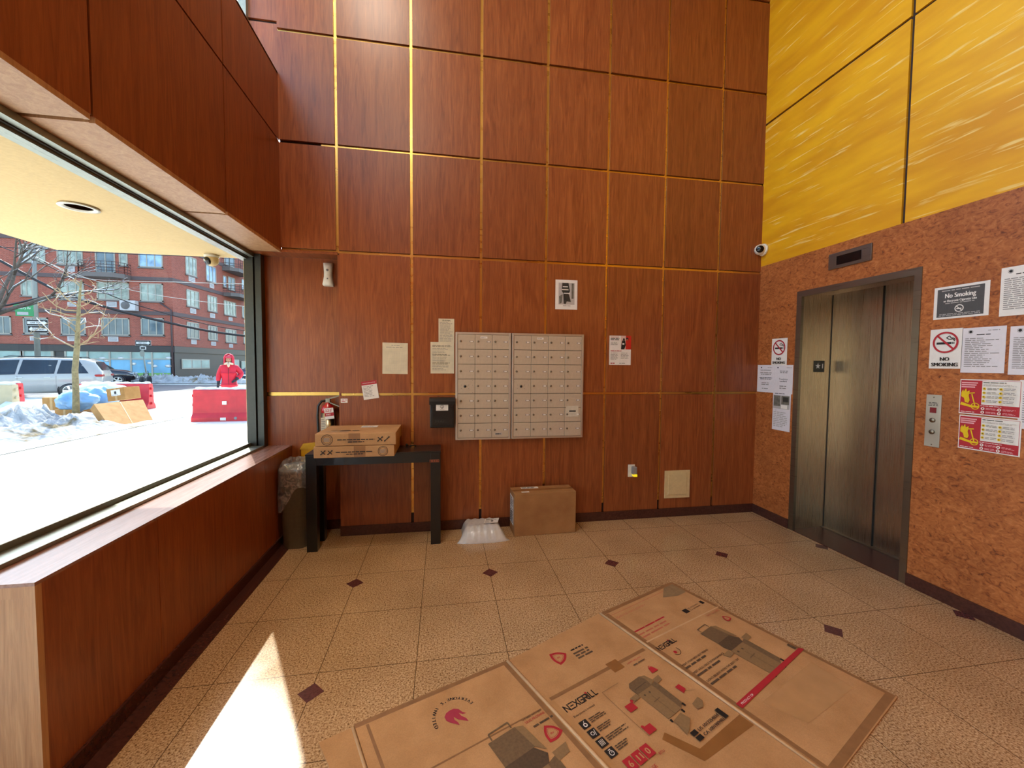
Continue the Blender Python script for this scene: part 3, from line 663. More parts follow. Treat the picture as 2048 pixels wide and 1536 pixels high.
# ------------------------------------------------------------------ table and what stands on it
tx0, tx1, ty0, ty1, tz = -1.068, -.018, 3.395, D-.03, .785
ty1 = 3.672
o = thing('console_table', 'narrow black metal table against the wood wall, carrying two flat boxes', 'table', ((tx0+tx1)/2, (ty0+ty1)/2, 0))
m = MB(BLACKM); m.box(tx0, ty0, tz-.012, tx1, ty1, tz, None, .002); m.build('table_top', o)
m = MB(BLACKM); m.box(tx0+.006, ty0+.004, tz-.092, tx1-.006, ty0+.028, tz-.013); m.box(tx0+.006, ty1-.03, tz-.08, tx1-.006, ty1-.006, tz-.013); m.box(tx0+.004, ty0+.028, tz-.085, tx0+.028, ty1-.03, tz-.013); m.box(tx1-.028, ty0+.028, tz-.085, tx1-.004, ty1-.03, tz-.013); m.build('apron', o)
for x in (tx0+.002, tx1-.082):
    for y in (ty0+.002, ty1-.072):
        m = MB(BLACKM); m.box(x, y, 0, x+.08, y+.07, tz-.013, None, .002); m.build('leg', o)
m = MB(plain('copper plate', '#a1614a', .35, .6)); m.box(-.108, ty0+.0005, .692, -.030, ty0+.004, .714)
for k in range(4): m.ball((-.099+.02*k, ty0, .703), .005, BLACKP, 1)
m.build('copper_plate', o, label='small copper badge with black studs')
def flat_box(x0, x1, y0, y1, z0, z1, rz, label, flip):
    c = ((x0+x1)/2, (y0+y1)/2, z0); o = thing('flat_carton', label, 'box', c, rz, 'flat cartons stacked on the black table'); w, d, h = (x1-x0)/2, (y1-y0)/2, z1-z0
    m = MB(CARD); m.box(-w, -d, 0, w, d, h, None, .004); m.build('carton_body', o, local=True)
    m = MB(TAPE); m.box(-.055 + (.05 if flip else 0), -d-.0008, h*.25 if not flip else 0, .03+(.05 if flip else 0), -d, h); m.build('tape_patch', o, local=True)
    p = Print((-w, -d-.0010, 0), UX, UZ, 2*w, h, 0, CARD)
    s = -1 if flip else 1
    X = lambda t: (2*w)*(t if not flip else 1-t)
    p.ring((X(.145), h*.5), h*.40, h*.44, INK, n=36); p.ring((X(.145), h*.5), h*.30, h*.32, INK, n=36); p.greek(X(.145)-h*.25, h*.35, X(.145)+h*.25, h*.65, 3, GREYT, .5, .1, 'c')
    a, b_ = sorted((X(.27), X(.73))); p.greek(a, h*.42, b_, h*.56, 1, INK, .55, 0); p.greek((a+b_)/2-.06, h*.24, (a+b_)/2+.06, h*.36, 1, INK, .6, 0)
    for t in (.80, .885):
        cx = X(t); q = h*.17
        p.line((cx-q, h*.33), (cx+q, h*.65), h*.07, INK)
        if t == .80 or flip: p.line((cx-q, h*.65), (cx+q, h*.33), h*.07, INK)
        p.disc((cx+q, h*.65), h*.06, INK, 10); p.disc((cx-q, h*.33), h*.06, INK, 10)
    p.build('carton_print', o, local=True)
    return o
bz = tz+.001
fb1 = flat_box(-.960, -.372, 3.245, 3.675, bz, bz+.086, 0, 'lower flat brown carton on the black table', True)
fb2 = flat_box(-.950, -.360, 3.25, 3.68, bz+.090, bz+.184, 0, 'upper flat brown carton with white shipping label on top', False)
p = Print((-.02, .07, .0955), UX, UY, .13, .09, .0008, PAPER); p.greek(.01, .01, .12, .08, 4, LGREY, .5); p.build('shipping_label', fb2, local=True)
p = Print((-.24, -.14, .0952), UX, UY, .3, .10, 0, CARD); p.greek(.02, .07, .2, .09, 1, INK, .5); p.greek(.1, .03, .27, .06, 1, INK, .6); p.greek(.0, .0, .2, .02, 1, GREYT, .5); p.build('top_print', fb2, local=True)
o = thing('key_bunch', 'small bunch of dark keys with a brass key on the table by the brass strip', 'keys', (-.26, 3.63, tz))
m = MB(BLACKP); m.ball((-.31, 3.63, tz+.012), .012, sub=2); m.build('key_fob', o)
m = MB(BLACKP); m.box(-.285, 3.61, tz+.0005, -.23, 3.635, tz+.012, None, .003); m.tube([(-.30, 3.63, tz+.01), (-.29, 3.618, tz+.008), (-.28, 3.62, tz+.006)], .002, n=6); m.build('key_holder', o)
m = MB(BRASS); m.box(-.268, 3.585, tz+.0005, -.242, 3.605, tz+.004); m.build('brass_key', o)
# ------------------------------------------------------------------ bin with clear liner, yellow lid behind it
bx, by = -1.192, 3.62
o = thing('trash_can', 'grey trash can with a clear plastic liner between window wall and black table', 'trash can', (bx, by, 0))
BG = plain('grey bin plastic', '#83888a', .5, var=.1)
def rr(cx, cy, a, b_, z, n=28, e=4.0, jit=0):
    out = []
    for i in range(n):
        t = 2*PI*i/n; c, s_ = math.cos(t), math.sin(t); q = (abs(c)**e + abs(s_)**e) ** (-1/e)
        out.append((cx+a*c*q*(1+(rnd.random()-.5)*jit), cy+b_*s_*q*(1+(rnd.random()-.5)*jit), z+(rnd.random()-.5)*jit*.15))
    return out
def loft(m, rings, mat, cap0=True, cap1=False, sm=True):
    k = m.mi(mat); R_ = [[m.v(p) for p in r] for r in rings]; n = len(R_[0])
    for a, b_ in zip(R_, R_[1:]):
        for i in range(n):
            f_ = m.b.faces.new((a[i], a[(i+1) % n], b_[(i+1) % n], b_[i])); f_.smooth = sm; f_.material_index = k
    if cap0: m.b.faces.new(R_[0][::-1]).material_index = k
    if cap1: m.b.faces.new(R_[-1]).material_index = k
m = MB(BG); loft(m, [rr(bx, by-.02, .095, .125, 0), rr(bx, by-.02, .106, .145, .62), rr(bx, by-.02, .111, .150, .62), rr(bx, by-.02, .112, .152, .65), rr(bx, by-.02, .104, .14, .65), rr(bx, by-.02, .09, .12, .03)], BG, True, True)
m.build('bin_body', o)
LIN = NT('clear crinkled film'); LIN.t.nodes.remove(LIN.b)
_t = LIN.n('ShaderNodeBsdfTransparent'); _t.inputs[0].default_value = (.93, .93, .93, 1); _g = LIN.n('ShaderNodeBsdfGlossy'); _g.inputs[1].default_value = .18; _d = LIN.n('ShaderNodeBsdfDiffuse'); _d.inputs[0].default_value = (.8, .8, .8, 1)
_nz = LIN.noise(LIN.coord((1, 1, 1)), 22, 4, .6, 1.5); _a = LIN.n('ShaderNodeMixShader'); LIN.l(_g.outputs[0], _a.inputs[1]); LIN.l(_d.outputs[0], _a.inputs[2]); _a.inputs[0].default_value = .4
_m = LIN.n('ShaderNodeMixShader'); LIN.l(LIN.ramp(_nz, [(.42, (.12,)*3), (.72, (.75,)*3)]), _m.inputs[0]); LIN.l(_t.outputs[0], _m.inputs[1]); LIN.l(_a.outputs[0], _m.inputs[2]); LIN.l(_m.outputs[0], LIN.out.inputs[0])
_bp = LIN.n('ShaderNodeBump'); _bp.inputs[0].default_value = .8; LIN.l(_nz, _bp.inputs['Height']); LIN.l(_bp.outputs[0], _g.inputs['Normal'])
m = MB(LIN.m)
hang = [rr(bx, by-.02, .118, .160, .42, 44, 4, .04), rr(bx, by-.02, .117, .158, .50, 44, 4, .05), rr(bx, by-.02, .116, .156, .58, 44, 4, .03), rr(bx, by-.02, .115, .155, .655, 44, 4, .01), rr(bx, by-.02, .108, .142, .685, 44, 3, .05), rr(bx, by-.02, .098, .13, .705, 44, 3, .08), rr(bx, by-.02, .088, .115, .50, 44, 3, .08)]
for j_, dz in ((0, .06), (1, .04)):
    hang[j_] = [(x-.004 if x < bx else x, y, z - dz*math.sin(1.2+i*.45) + dz*1.2*(x-bx)/.12) for i, (x, y, z) in enumerate(hang[j_])]
loft(m, hang, LIN.m, False, False); m.build('bin_liner', o, label='clear plastic bin liner')
m = MB(plain('yellow plastic', '#d79b14', .4)); m.box(-1.24, 3.838, 0, -1.09, 3.855, .765, None, .006); m.prism([(-1.25, 3.835, .74), (-1.22, 3.835, .79), (-1.10, 3.835, .80), (-1.08, 3.835, .74)], (0, .024, 0))
m.build('caution_sign', label='yellow plastic floor sign folded up behind the trash can', cat='floor sign')
# ------------------------------------------------------------------ parcels by the wall
o = thing('cardboard_box', 'closed brown cardboard box with shipping labels on the floor under the mailboxes', 'box', (.895, 3.555, 0), math.radians(1.5))
m = MB(CARD2); m.box(-.283, -.105, 0, .28, .105, .375, None, .004); m.build('carton_body', o, local=True)
m = MB(TAPE); m.box(-.283, -.022, .3748, .28, .022, .3756); m.build('tape_strip', o, local=True)
p = Print((-.19, .035, .3757), UX, UY, .16, .05, .0006, PAPER); p.greek(.005, .005, .15, .045, 3, INK, .6); p.build('shipping_label', o, local=True)
p = Print((-.21, -.07, .3757), UX, UY, .07, .03, .0006, PAPER); p.greek(.005, .005, .06, .025, 2, GREYT); p.build('address_label', o, local=True)
p = Print((-.2838, .09, .08), -UY, UZ, .15, .25, .0006, PAPER); p.rect(.01, .13, .14, .137, INK); p.greek(.01, .15, .14, .24, 6, INK, .5); p.greek(.01, .01, .14, .12, 6, INK, .7); p.build('shipping_label', o, local=True)
# white poly mailer
o = thing('poly_mailer', 'white plastic mailing bag lying on the floor beside the brown box', 'parcel', (.34, 3.53, 0))
FILM = plain('white glossy film', '#c9c6c4', .3, var=.05, coat=.3)
m = MB(FILM); g = 22; k = m.mi(FILM); V_ = []
for j in range(g+1):
    for i in range(g+1):
        u, v = i/g*2-1, j/g*2-1
        wx = .165+.045*max(0, -v)**2 if v < 0 else .165
        x, y = u*wx*1.06, v*.150 - (.03 if v < -.6 else 0)*(1-abs(u)**3)
        e = max(0, 1-abs(u)**10)*max(0, 1-max(0, v)**10)*(1 if v > -.45 else max(0, 1-((-v-.45)/.55)**1.5))
        z = .004 + .105*e + .006*math.sin(17*u+5*v)*math.cos(13*v)*e + (.006*math.sin(22*u+3*v) if v < -.4 else 0)
        V_.append(m.v((x, y, max(.002, z))))
for j in range(g):
    for i in range(g):
        a = j*(g+1)+i; f_ = m.b.faces.new((V_[a], V_[a+1], V_[a+g+2], V_[a+g+1])); f_.smooth = True
bt = [V_[i] for i in range(g+1)] + [V_[j*(g+1)+g] for j in range(1, g+1)] + [V_[g*(g+1)+i] for i in range(g-1, -1, -1)] + [V_[j*(g+1)] for j in range(g-1, 0, -1)]
b2 = [m.b.verts.new((q.co.x, q.co.y, 0)) for q in bt]
for i in range(len(bt)): m.b.faces.new((bt[i], b2[i], b2[(i+1) % len(bt)], bt[(i+1) % len(bt)]))
m.b.faces.new(b2[::-1]); m.build('bag_body', o, local=True)
p = Print((.01, -.04, .117), Vector((1, 0, 0)), Vector((.25, 1, 0)), .125, .11, .0006, PAPER); p.greek(.01, .06, .115, .10, 3, INK, .5, .5); p.rect(.06, .03, .08, .055, INK); p.greek(.01, .01, .05, .04, 2, GREYT); p.build('shipping_label', o, local=True)
# ------------------------------------------------------------------ unfolded grill carton on the floor
th = math.radians(23.44); FX, FY = -.364, 1.707
o = thing('flattened_cardboard', 'big unfolded grill carton spread flat on the tiled floor, printed red and black', 'cardboard', (FX, FY, 0), th)
T = lambda s, t: (s, -t)              # s along the upper edge, t towards the viewer
CT = .007
GRLT = plain('brown halftone print', '#8a6c48', .7, var=.1, sc=90); GRDK = plain('dark brown halftone print', '#54412e', .7, var=.2, sc=90); GRMD = plain('mid brown halftone print', '#6f573c', .7, var=.15, sc=90)
TAPEC = plain('clear tape over board', '#b98d5f', .18, var=.08, sc=9); CREA2 = plain('crushed fold', '#8f6640', .6, var=.12, sc=20)
def sheet(pts, name, z0=0.0, label=None):
    m = MB(CARD); m.prism([(s, -t, z0+.0003) for s, t in pts], (0, 0, CT)); return m.build(name, o, local=True, label=label)
sheet([(0, .0), (.722, .03), (.755, 1.28), (.02, 1.28)], 'board_panel')
sheet([(.742, .035), (1.405, .0), (1.405, 1.28), (.765, 1.28)], 'board_panel')
sheet([(1.432, -.001), (2.089, .008), (2.106, 1.178), (1.425, 1.175)], 'board_panel')
sheet([(-.135, .01), (-.014, .012), (-.010, .30), (-.10, .29), (-.115, .15)], 'board_flap', label='small side flap')
m = MB(CREASE)
for (a, b_) in (((.732, .034), (.760, 1.28)), ((1.418, .0), (1.415, 1.18))):
    m.tube([(a[0], -a[1], CT*.5), ((a[0]+b_[0])/2+.002, -(a[1]+b_[1])/2, CT*.8), (b_[0], -b_[1], CT*.5)], .0085, n=8)
m.tube([(-.008, -.01, .004), (.004, -1.2, .004)], .007, n=8); m.build('fold_ridge', o, local=True)
def pr(): p = Print((0, 0, CT+.0003), UX, UY, 1, 1, 0, CARD, lift=.00006); return p
# --- taped and creased bands
p = pr()
for a in ([(0, 0), (.722, .03), (.722, .052), (.0, .024)], [(.742, .04), (.742, .055)][:0] or [(1.432, 0), (2.089, .008), (2.089, .032), (1.432, .026)]): p.poly([T(*q) for q in a][::-1], CREA2)
p.poly([T(*q) for q in ((2.065, .01), (2.089, .01), (2.105, 1.17), (2.085, 1.17))][::-1], CREA2); p.poly([T(*q) for q in ((1.43, 1.140), (2.10, 1.140), (2.105, 1.172), (1.43, 1.172))][::-1], CREA2)
p.poly([T(*q) for q in ((.04, .03), (.052, .03), (.075, 1.2), (.06, 1.2))][::-1], CREA2)
p.poly([T(*q) for q in ((.70, .05), (.722, .05), (.745, 1.2), (.72, 1.2))][::-1], CREA2); p.poly([T(*q) for q in ((.752, .35), (.775, .35), (.792, 1.2), (.772, 1.2))][::-1], TAPEC)
p.poly([T(*q) for q in ((1.432, .03), (1.455, .03), (1.450, 1.15), (1.428, 1.15))][::-1], CREA2)
p.poly([T(*q) for q in ((.08, .342), (.70, .355), (.70, .362), (.08, .349))][::-1], CREA2); p.poly([T(*q) for q in ((.765, .330), (1.385, .342), (1.385, .362), (.765, .348))][::-1], CREA2)
p.poly([T(*q) for q in ((1.44, .318), (2.085, .345), (2.085, .353), (1.44, .328))][::-1], CREASE); p.poly([T(*q) for q in ((1.13, .32), (1.20, .32), (1.20, .385), (1.13, .385))][::-1], TAPE)
p.poly([T(*q) for q in ((1.98, .03), (2.07, .03), (2.07, .14), (1.98, .14), (1.88, .10))][::-1], plain('bare scuffed board', '#8d7250', .7, var=.12))
p.poly([T(*q) for q in ((1.085, .84), (1.40, .84), (1.40, .90), (1.085, .88))][::-1], TAPE); p.poly([T(*q) for q in ((1.02, .735), (1.055, .72), (1.12, .86), (1.08, .88))][::-1], TAPE); p.poly([T(*q) for q in ((1.32, .50), (1.385, .49), (1.385, .55), (1.34, .56))][::-1], TAPEC) if False else None
p.poly([T(*q) for q in ((1.55, .86), (2.03, .87), (2.0, 1.05), (1.6, 1.02))][::-1], TAPEC)
p.build('tape_and_creases', o, local=True)
# --- printing
def grill(p, s0, t0, sc, lid_open, body=GRLT):
    """simple picture of a gas grill: s right, t down"""
    q = lambda a, b_: (s0+a*sc, -(t0+b_*sc)); P_ = lambda pts, m_: p.poly([q(*x) for x in pts][::-1], m_)
    P_([(.0, .22), (.42, .20), (.43, .86), (.03, .88)], body); P_([(.42, .20), (.56, .16), (.56, .78), (.43, .86)], GRMD)        # cabinet front and side
    P_([(-.22, .20), (-.02, .18), (.0, .28), (-.16, .30)], body); P_([(.54, .12), (.76, .10), (.72, .22), (.55, .24)], body)       # side shelves
    P_([(.02, .90), (.07, .90), (.06, .96), (.02, .96)], INK); P_([(.38, .88), (.43, .87), (.43, .94), (.39, .95)], INK); P_([(.52, .80), (.57, .79), (.57, .86), (.53, .87)], INK)
    if lid_open:
        P_([(.0, -.02), (.40, -.04), (.50, .10), (.44, .20), (.02, .22), (-.02, .10)], GRDK); P_([(-.02, -.36), (.36, -.38), (.42, -.04), (.0, -.02)], GRMD); P_([(.36, -.38), (.46, -.34), (.52, .06), (.42, -.04)], body)
        for a, b_ in (((.04, -.37), (.04, -.46)), ((.04, -.46), (.32, -.48)), ((.32, -.48), (.32, -.39))): p.line(q(*a), q(*b_), .012*sc*1.6, GRMD)
    else:
        P_([(-.02, .02), (.06, -.06), (.38, -.08), (.44, .02), (.42, .20), (.0, .22)], GRMD); P_([(.38, -.08), (.50, -.04), (.56, .14), (.42, .20), (.44, .02)], body); P_([(.04, .10), (.38, .08), (.38, .10), (.04, .12)], GRDK)
    for a in (.10, .24): p.disc(q(a, .30), .022*sc, GRDK, 10)
    p.line(q(.12, .50), q(.30, .485), .02*sc, GRMD); p.line(q(.21, .36), q(.225, .86), .006*sc, GRDK)
def nexgrill(p, s, t, w, h):
    """the NEXGRILL word in angular strokes"""
    L = {'N': [((0,0),(0,1)),((0,1),(1,0)),((1,0),(1,1))], 'E': [((.05,1),(1,1)),((.25,.5),(.9,.5)),((0,0),(1,0))], 'X': [((0,0),(1,1)),((0,1),(1,0))],
         'G': [((1,1),(.15,1)),((.15,1),(0,.8)),((0,.8),(0,.15)),((0,.15),(.15,0)),((.15,0),(1,0)),((1,0),(1,.5)),((1,.5),(.5,.5))], 'R': [((0,0),(0,1)),((0,1),(1,1)),((1,1),(1,.5)),((1,.5),(.2,.5)),((.45,.5),(1,0))],
         'I': [((.0,0),(.0,.85))], 'l': [((0,1),(0,0)),((0,0),(.8,0))]}
    ws = {'N': 1, 'E': .9, 'X': .95, 'G': 1, 'R': .95, 'I': .12, 'l': .75}; word = 'NEXGRIll'; tot = sum(ws[c]+.3 for c in word)-.3; u = w/tot; x = s
    for c in word:
        cw = ws[c]*u
        for a, b_ in L[c]:
            A = Vector((x+a[0]*cw, -t+a[1]*h)); B = Vector((x+b_[0]*cw, -t+b_[1]*h)); d = (B-A).normalized()*h*.09; p.line(A-d, B+d, h*.19, INK)
        if c == 'I': p.disc((x, -t+h*1.12), h*.17, RED, 10); p.poly([(x-h*.22, -t+h*1.35), (x-h*.02, -t+h*1.22), (x+h*.05, -t+h*1.3)], RED)
        x += cw + .3*u
def shield(p, s, t, r, rot=0):
    pts = []
    for k in range(3):
        a0 = rot + k*2*PI/3; a1 = a0 + 2*PI/3
        for j in range(8):
            f_ = j/8; P0 = Vector((math.cos(a0), math.sin(a0))); P1 = Vector((math.cos(a1), math.sin(a1))); q = P0.lerp(P1, f_) + (P0+P1).normalized()*.22*math.sin(PI*f_); pts.append(q)
    for sc_, m_ in ((1, RED), (.66, CARD), (.58, RED), (.53, CARD)): p.poly([(s+q.x*r*sc_, -t+q.y*r*sc_) for q in pts], m_)
    p.greek(s-r*.22, -t-r*.1, s+r*.22, -t+r*.1, 2, RED, .5, .2)
p = pr()   # left panel
R0, cx, cy = .098, .372, .188; word = "EVERYONE'S INVITED"
for i, ch in enumerate(word):
    if ch == ' ': continue
    a = math.radians(14 + i*(186-14)/(len(word)-1)); x, y = cx+R0*math.cos(a), -cy+R0*math.sin(a)
    p.text(ch, x, y, .0215, INK, 'c', rot=a+PI/2, bold=.0009)
p.poly([(cx+.040*a-.005, -cy+.048*b_) for a, b_ in ((-.1,.75),(.35,.72),(.75,.45),(.95,.0),(1.25,-.3),(.85,-.22),(.55,.1),(.62,-.3),(.95,-.75),(1.0,-1.15),(.6,-.85),(.15,-.5),(-.1,-.05),(-.2,-.35),(0,-.75),(.0,-1.1),(-.3,-.8),(-.7,-.45),(-.95,-.1),(-.95,.35),(-.6,.65))][::-1], plain('deep pink red ink', '#a83048', .6))
p.text('GAS GRILL WITH SIDE', .595, -.366, .012, INK, w=.10); p.text('SAVE PROPANE', .60, -.385, .018, RED, w=.10); p.greek(.62, -.42, .72, -.405, 1, GRDK, .6, 0)
shield(p, .668, .475, .045, PI/2+.2); grill(p, .43, .50, .34, True)
p.build('printed_left_panel', o, local=True)
p = pr()   # middle panel
shield(p, .965, .157, .052, .05); p.greek(1.05, -.158, 1.14, -.146, 1, INK, .8, .05); p.greek(1.045, -.225, 1.145, -.17, 3, GRDK, .6, .1)
nexgrill(p, .785, .432, .185, .030); p.text("Everyone's invited", .79, -.472, .014, INK, w=.12)
for k in range(4):
    t_ = .518+.049*k; p.rect(.786, -t_-.019, .826, -t_+.019, INK)
    if k == 0: p.ring((.806, -t_-.004), .005, .0095, PAPER); p.line((.806, -t_+.006), (.812, -t_+.015), .0022, PAPER)
    if k == 1: p.ring((.803, -t_), .006, .0085, PAPER); p.line((.812, -t_-.013), (.82, -t_+.013), .0022, PAPER)
    if k == 2: [p.line((.796+.006*j, -t_-.012), (.798+.006*j, -t_+.012), .002, PAPER) for j in range(4)]
    if k == 3: p.ring((.806, -t_-.003), .008, .0105, PAPER); p.line((.806, -t_-.003), (.811, -t_+.002), .002, PAPER); p.line((.80, -t_+.012), (.812, -t_+.012), .003, PAPER)
    p.greek(.836, -t_-.012, .836+(.085, .075, .12, .075)[k], -t_+.014, 3, GRDK, .5, .3)
grill(p, 1.115, .485, .235, False)
p.line((.985, -.44), (.985, -.70), .0012, GRDK); p.line((.985, -.44), (1.09, -.44), .0012, GRDK); p.line((1.03, -.57), (1.09, -.55), .0012, GRDK); p.line((1.30, -.63), (1.36, -.66), .0012, GRDK)
for s_, t_, kx in ((1.035, .565, 1), (1.015, .678, 0), (1.312, .618, 2), (1.298, .470, 3)):
    if kx == 3: p.poly([(s_-.022, -t_-.018), (s_+.022, -t_-.018), (s_+.012, -t_+.014), (s_-.012, -t_+.014)], RED); p.ring((s_, -t_+.016), .005, .008, RED)
    elif kx == 2: p.poly([(s_-.014, -t_-.026), (s_+.016, -t_-.014), (s_+.012, -t_+.02), (s_-.018, -t_+.018)], RED)
    else: p.rect(s_-.024, -t_-.019, s_+.022, -t_+.017, RED); p.disc((s_+(.026 if kx else -.018), -t_+.020), .0075, RED, 8)
for s_, c_ in ((.832, '6'), (.880, '11'), (.928, '0')):
    p.rect(s_-.021, -.762, s_+.021, -.712, RED); p.text(c_, s_, -.750, .036, CARD, 'c', bold=.001)
p.text('BTU', .955, -.775, .014, RED, w=.03); p.text('5411 EASE', .80, -.800, .02, RED, w=.11)
p.text('HAPPY GRILLING', 1.22, -.385, .012, RED, w=.10); p.greek(1.24, -.41, 1.33, -.398, 1, GRDK)
for t_, tx in ((.790, 'US 1012254834'), (.815, 'CA 1001989481')):
    p.rect(1.135, -t_-.010, 1.168, -t_+.010, INK); p.text(tx, 1.178, -t_-.008, .019, INK, w=.14, bold=.0006)
p.rect(1.325, -.822, 1.35, -.772, INK); p.rect(1.09, -.74, 1.17, -.70, GRLT) if False else p.poly([(1.12, -.78), (1.13, -.71), (1.19, -.70), (1.20, -.74), (1.15, -.77)], GRLT)
p.poly([(1.27, -.73), (1.275, -.70), (1.33, -.69), (1.33, -.715), (1.30, -.735)], GRLT)
p.build('printed_middle_panel', o, local=True)
p = pr()   # right panel
for k in range(3): p.rect(1.455+.088*k, -.236, 1.538+.088*k, -.226, RED)
p.greek(1.44, -.30, 1.70, -.25, 2, plain('faint red print', '#b5664a', .7), .4, .1); p.rect(1.45, -.055, 2.03, -.052, plain('faint red print', '#b5664a', .7)); 
p.text('SCAN FOR VIDEO ASSEMBLY', 1.46, -.095, .02, plain('faint red print', '#b5664a', .7), w=.26)
p.rect(1.855, -.285, 1.895, -.25, INK); p.text('US 1012254834', 1.905, -.265, .014, INK, w=.10); p.text('CA 1001989481', 1.905, -.283, .014, INK, w=.10); p.rect(2.03, -.280, 2.055, -.25, INK)
nexgrill(p, 1.447, .405, .14, .026); p.ring((1.510, -.450), .026, .029, INK, math.radians(-150), math.radians(30), 16); p.disc((1.503, -.455), .010, RED, 10)
p.text('MEAT YOUR NEW BEST FRIEND', 1.445, -.54, .016, INK, w=.22); p.greek(1.445, -.565, 1.62, -.545, 1, GRDK, .5, .1); p.text('MEET A FULL RACK OF PERFORMANCE', 1.45, -.60, .016, INK, w=.26); p.greek(1.45, -.625, 1.66, -.605, 1, GRDK, .5, .1)
p.text('DON\'T BELIEVE WE\'RE THE BEST? TRY', 1.455, -.665, .016, INK, w=.28); p.greek(1.455, -.69, 1.68, -.67, 1, GRDK, .5, .1)
grill(p, 1.755, .545, .29, True, GRLT); p.poly([T(*q) for q in ((1.44, .803), (2.085, .790), (2.10, .810), (1.44, .832))][::-1], RED); p.text('PRODUCT OF', 1.46, -.822, .014, PAPER, w=.1)
shield(p, 2.01, .445, .028, -.4); p.text('HAPPY GRILLING', 1.93, -.375, .02, plain('faint red print', '#b5664a', .7), w=.12); p.rect(2.055, -.785, 2.075, -.745, GRDK)
p.build('printed_right_panel', o, local=True)
# ------------------------------------------------------------------ outside: ground, canopy
from mathutils import noise as mn
SNOW = m_snow('trodden snow', '#e4e5e6', '#f2f1ec', sc=.8, bumpd=.01); SNOWD = m_snow('dirty piled snow', '#8c8d8e', '#bfbdb8', '#75623c', .95, 3.2, .25); SNOWC = m_snow('snow cap', '#c3c8cf', '#e6e8ea', sc=5)
def m_walk():
    t = NT('salted concrete pavement'); o = t.coord(); a = t.noise(o, .35, 5, .6, .5); b = t.noise(o, 9, 3)
    c = t.ramp(a, [(.36, lin('#cfc9b4')), (.50, lin('#e2ddcf')), (.66, lin('#f0eee8'))]); c = t.mix(c, t.ramp(b, [(.3, (.94,)*3), (.7, (1.02,)*3)]), .7, 'MULTIPLY')
    sx = t.n('ShaderNodeSeparateXYZ'); t.l(o, sx.inputs[0]); ck = []
    for k in (0, 1):
        a_ = t.n('ShaderNodeMath', operation='ADD', i_1=60.7); t.l(sx.outputs[k], a_.inputs[0]); m_ = t.n('ShaderNodeMath', operation='MODULO', i_1=1.52); t.l(a_.outputs[0], m_.inputs[0])
        q = t.n('ShaderNodeMath', operation='LESS_THAN', i_1=.016); t.l(m_.outputs[0], q.inputs[0]); ck.append(q.outputs[0])
    mx = t.n('ShaderNodeMath', operation='MAXIMUM'); t.l(ck[0], mx.inputs[0]); t.l(ck[1], mx.inputs[1])
    c = t.mix(c, lin('#8d8878'), mx.outputs[0]); t.set(Base_Color=c, Roughness=.85); return t.m
WALK = m_walk(); ASPH = plain('wet asphalt', '#53565b', .6, var=.25, sc=3)
BRICK = m_brick(); BAND = plain('dark stone band', '#5b4a48', .7); SHOP = plain('dark shopfront panel', '#212126', .4); WFR = plain('beige window frame', '#a2998a', .5)
GRP = plain('reflecting shop glass', '#8fa7a0', .12, var=.25, sc=.7); BLUEP = plain('blue sky window film', '#6da3bf', .3, var=.35, sc=.5); GREENP = plain('green field window film', '#6d9a52', .4)
PANEL = plain('pane with painted bright reflection', '#8f9689', .08, var=.5, sc=1.3); PANES = plain('pane with painted sky reflection', '#8fa9c4', .08, var=.5, sc=1.1); RAIL = plain('brown iron railing', '#4a3634', .5); ACG = plain('white louvre grille', '#c4bdba', .6); BALC = plain('grey balcony slab', '#6f6560', .7)  # PANEL and PANES carry bright and sky reflections in their colour
g = MB(WALK); g.box(-60, -12, -.25, XO-.2, 20.2, -.01); g.prism([(-14.2, 20.2, -.25), (XO-.2, 20.2, -.25), (XO-.2, 29, -.25), (-2, 29, -.25), (-10, 26.5, -.25), (-12.9, 23.6, -.25)], (0, 0, .24)); g.build('sidewalk', kind='structure')
g = MB(ASPH); g.prism([(-90, 20.2, -.35), (-14.2, 20.2, -.35), (-12.9, 23.6, -.35), (-10, 26.5, -.35), (-2, 29, -.35), (30, 29, -.35), (30, 33, -.35), (-90, 33, -.35)], (0, 0, .25)); g.build('road', kind='structure')
g = MB(WALK); g.box(-90, 33, -.3, 30, 41, -.04); g.build('far_sidewalk', kind='structure')
g = MB(ASPH); g.box(-22, 41, -.3, 30, 90, -.08); g.build('cross_road', kind='structure')
c = MB(STUC); c.box(-3.0, -9, 2.38, XO-.02, 3.81, 2.62); c.box(XO-.02, 3.86, 0, XO-.002, D2+.05, HEAD, STUC); c.build('canopy_ceiling', kind='structure')
o = thing('recessed_light', 'round recessed light in the cream canopy ceiling outside the window', 'light', (-2.035, 2.735, 2.38))
m = MB(WHITEP); m.lathe([(.060, 2.379), (.085, 2.377), (.088, 2.372), (.066, 2.370), (.060, 2.379)], (-2.035, 2.735, 0), n=32); m.build('trim_ring', o)
m = MB(GREYT); m.lathe([(.0, 2.3785), (.062, 2.3785)], (-2.035, 2.735, 0), n=32); m.build('lens', o)
o, q = dome((-1.86, 3.735, 2.378), (0, 0, -1), 'cream dome security camera under the canopy corner outside the window', .046)
m = MB(STUC); m.ball(q, .05, sub=3); m.build('ball', o); d = Vector((-.35, -.8, -.35)).normalized()
m = MB(BLACKG); m.X = Matrix.Translation(q) @ d.to_track_quat('Z', 'Y').to_matrix().to_4x4(); m.lathe([(.032, .036), (.030, .048), (0, .052)], n=18); m.build('lens', o)

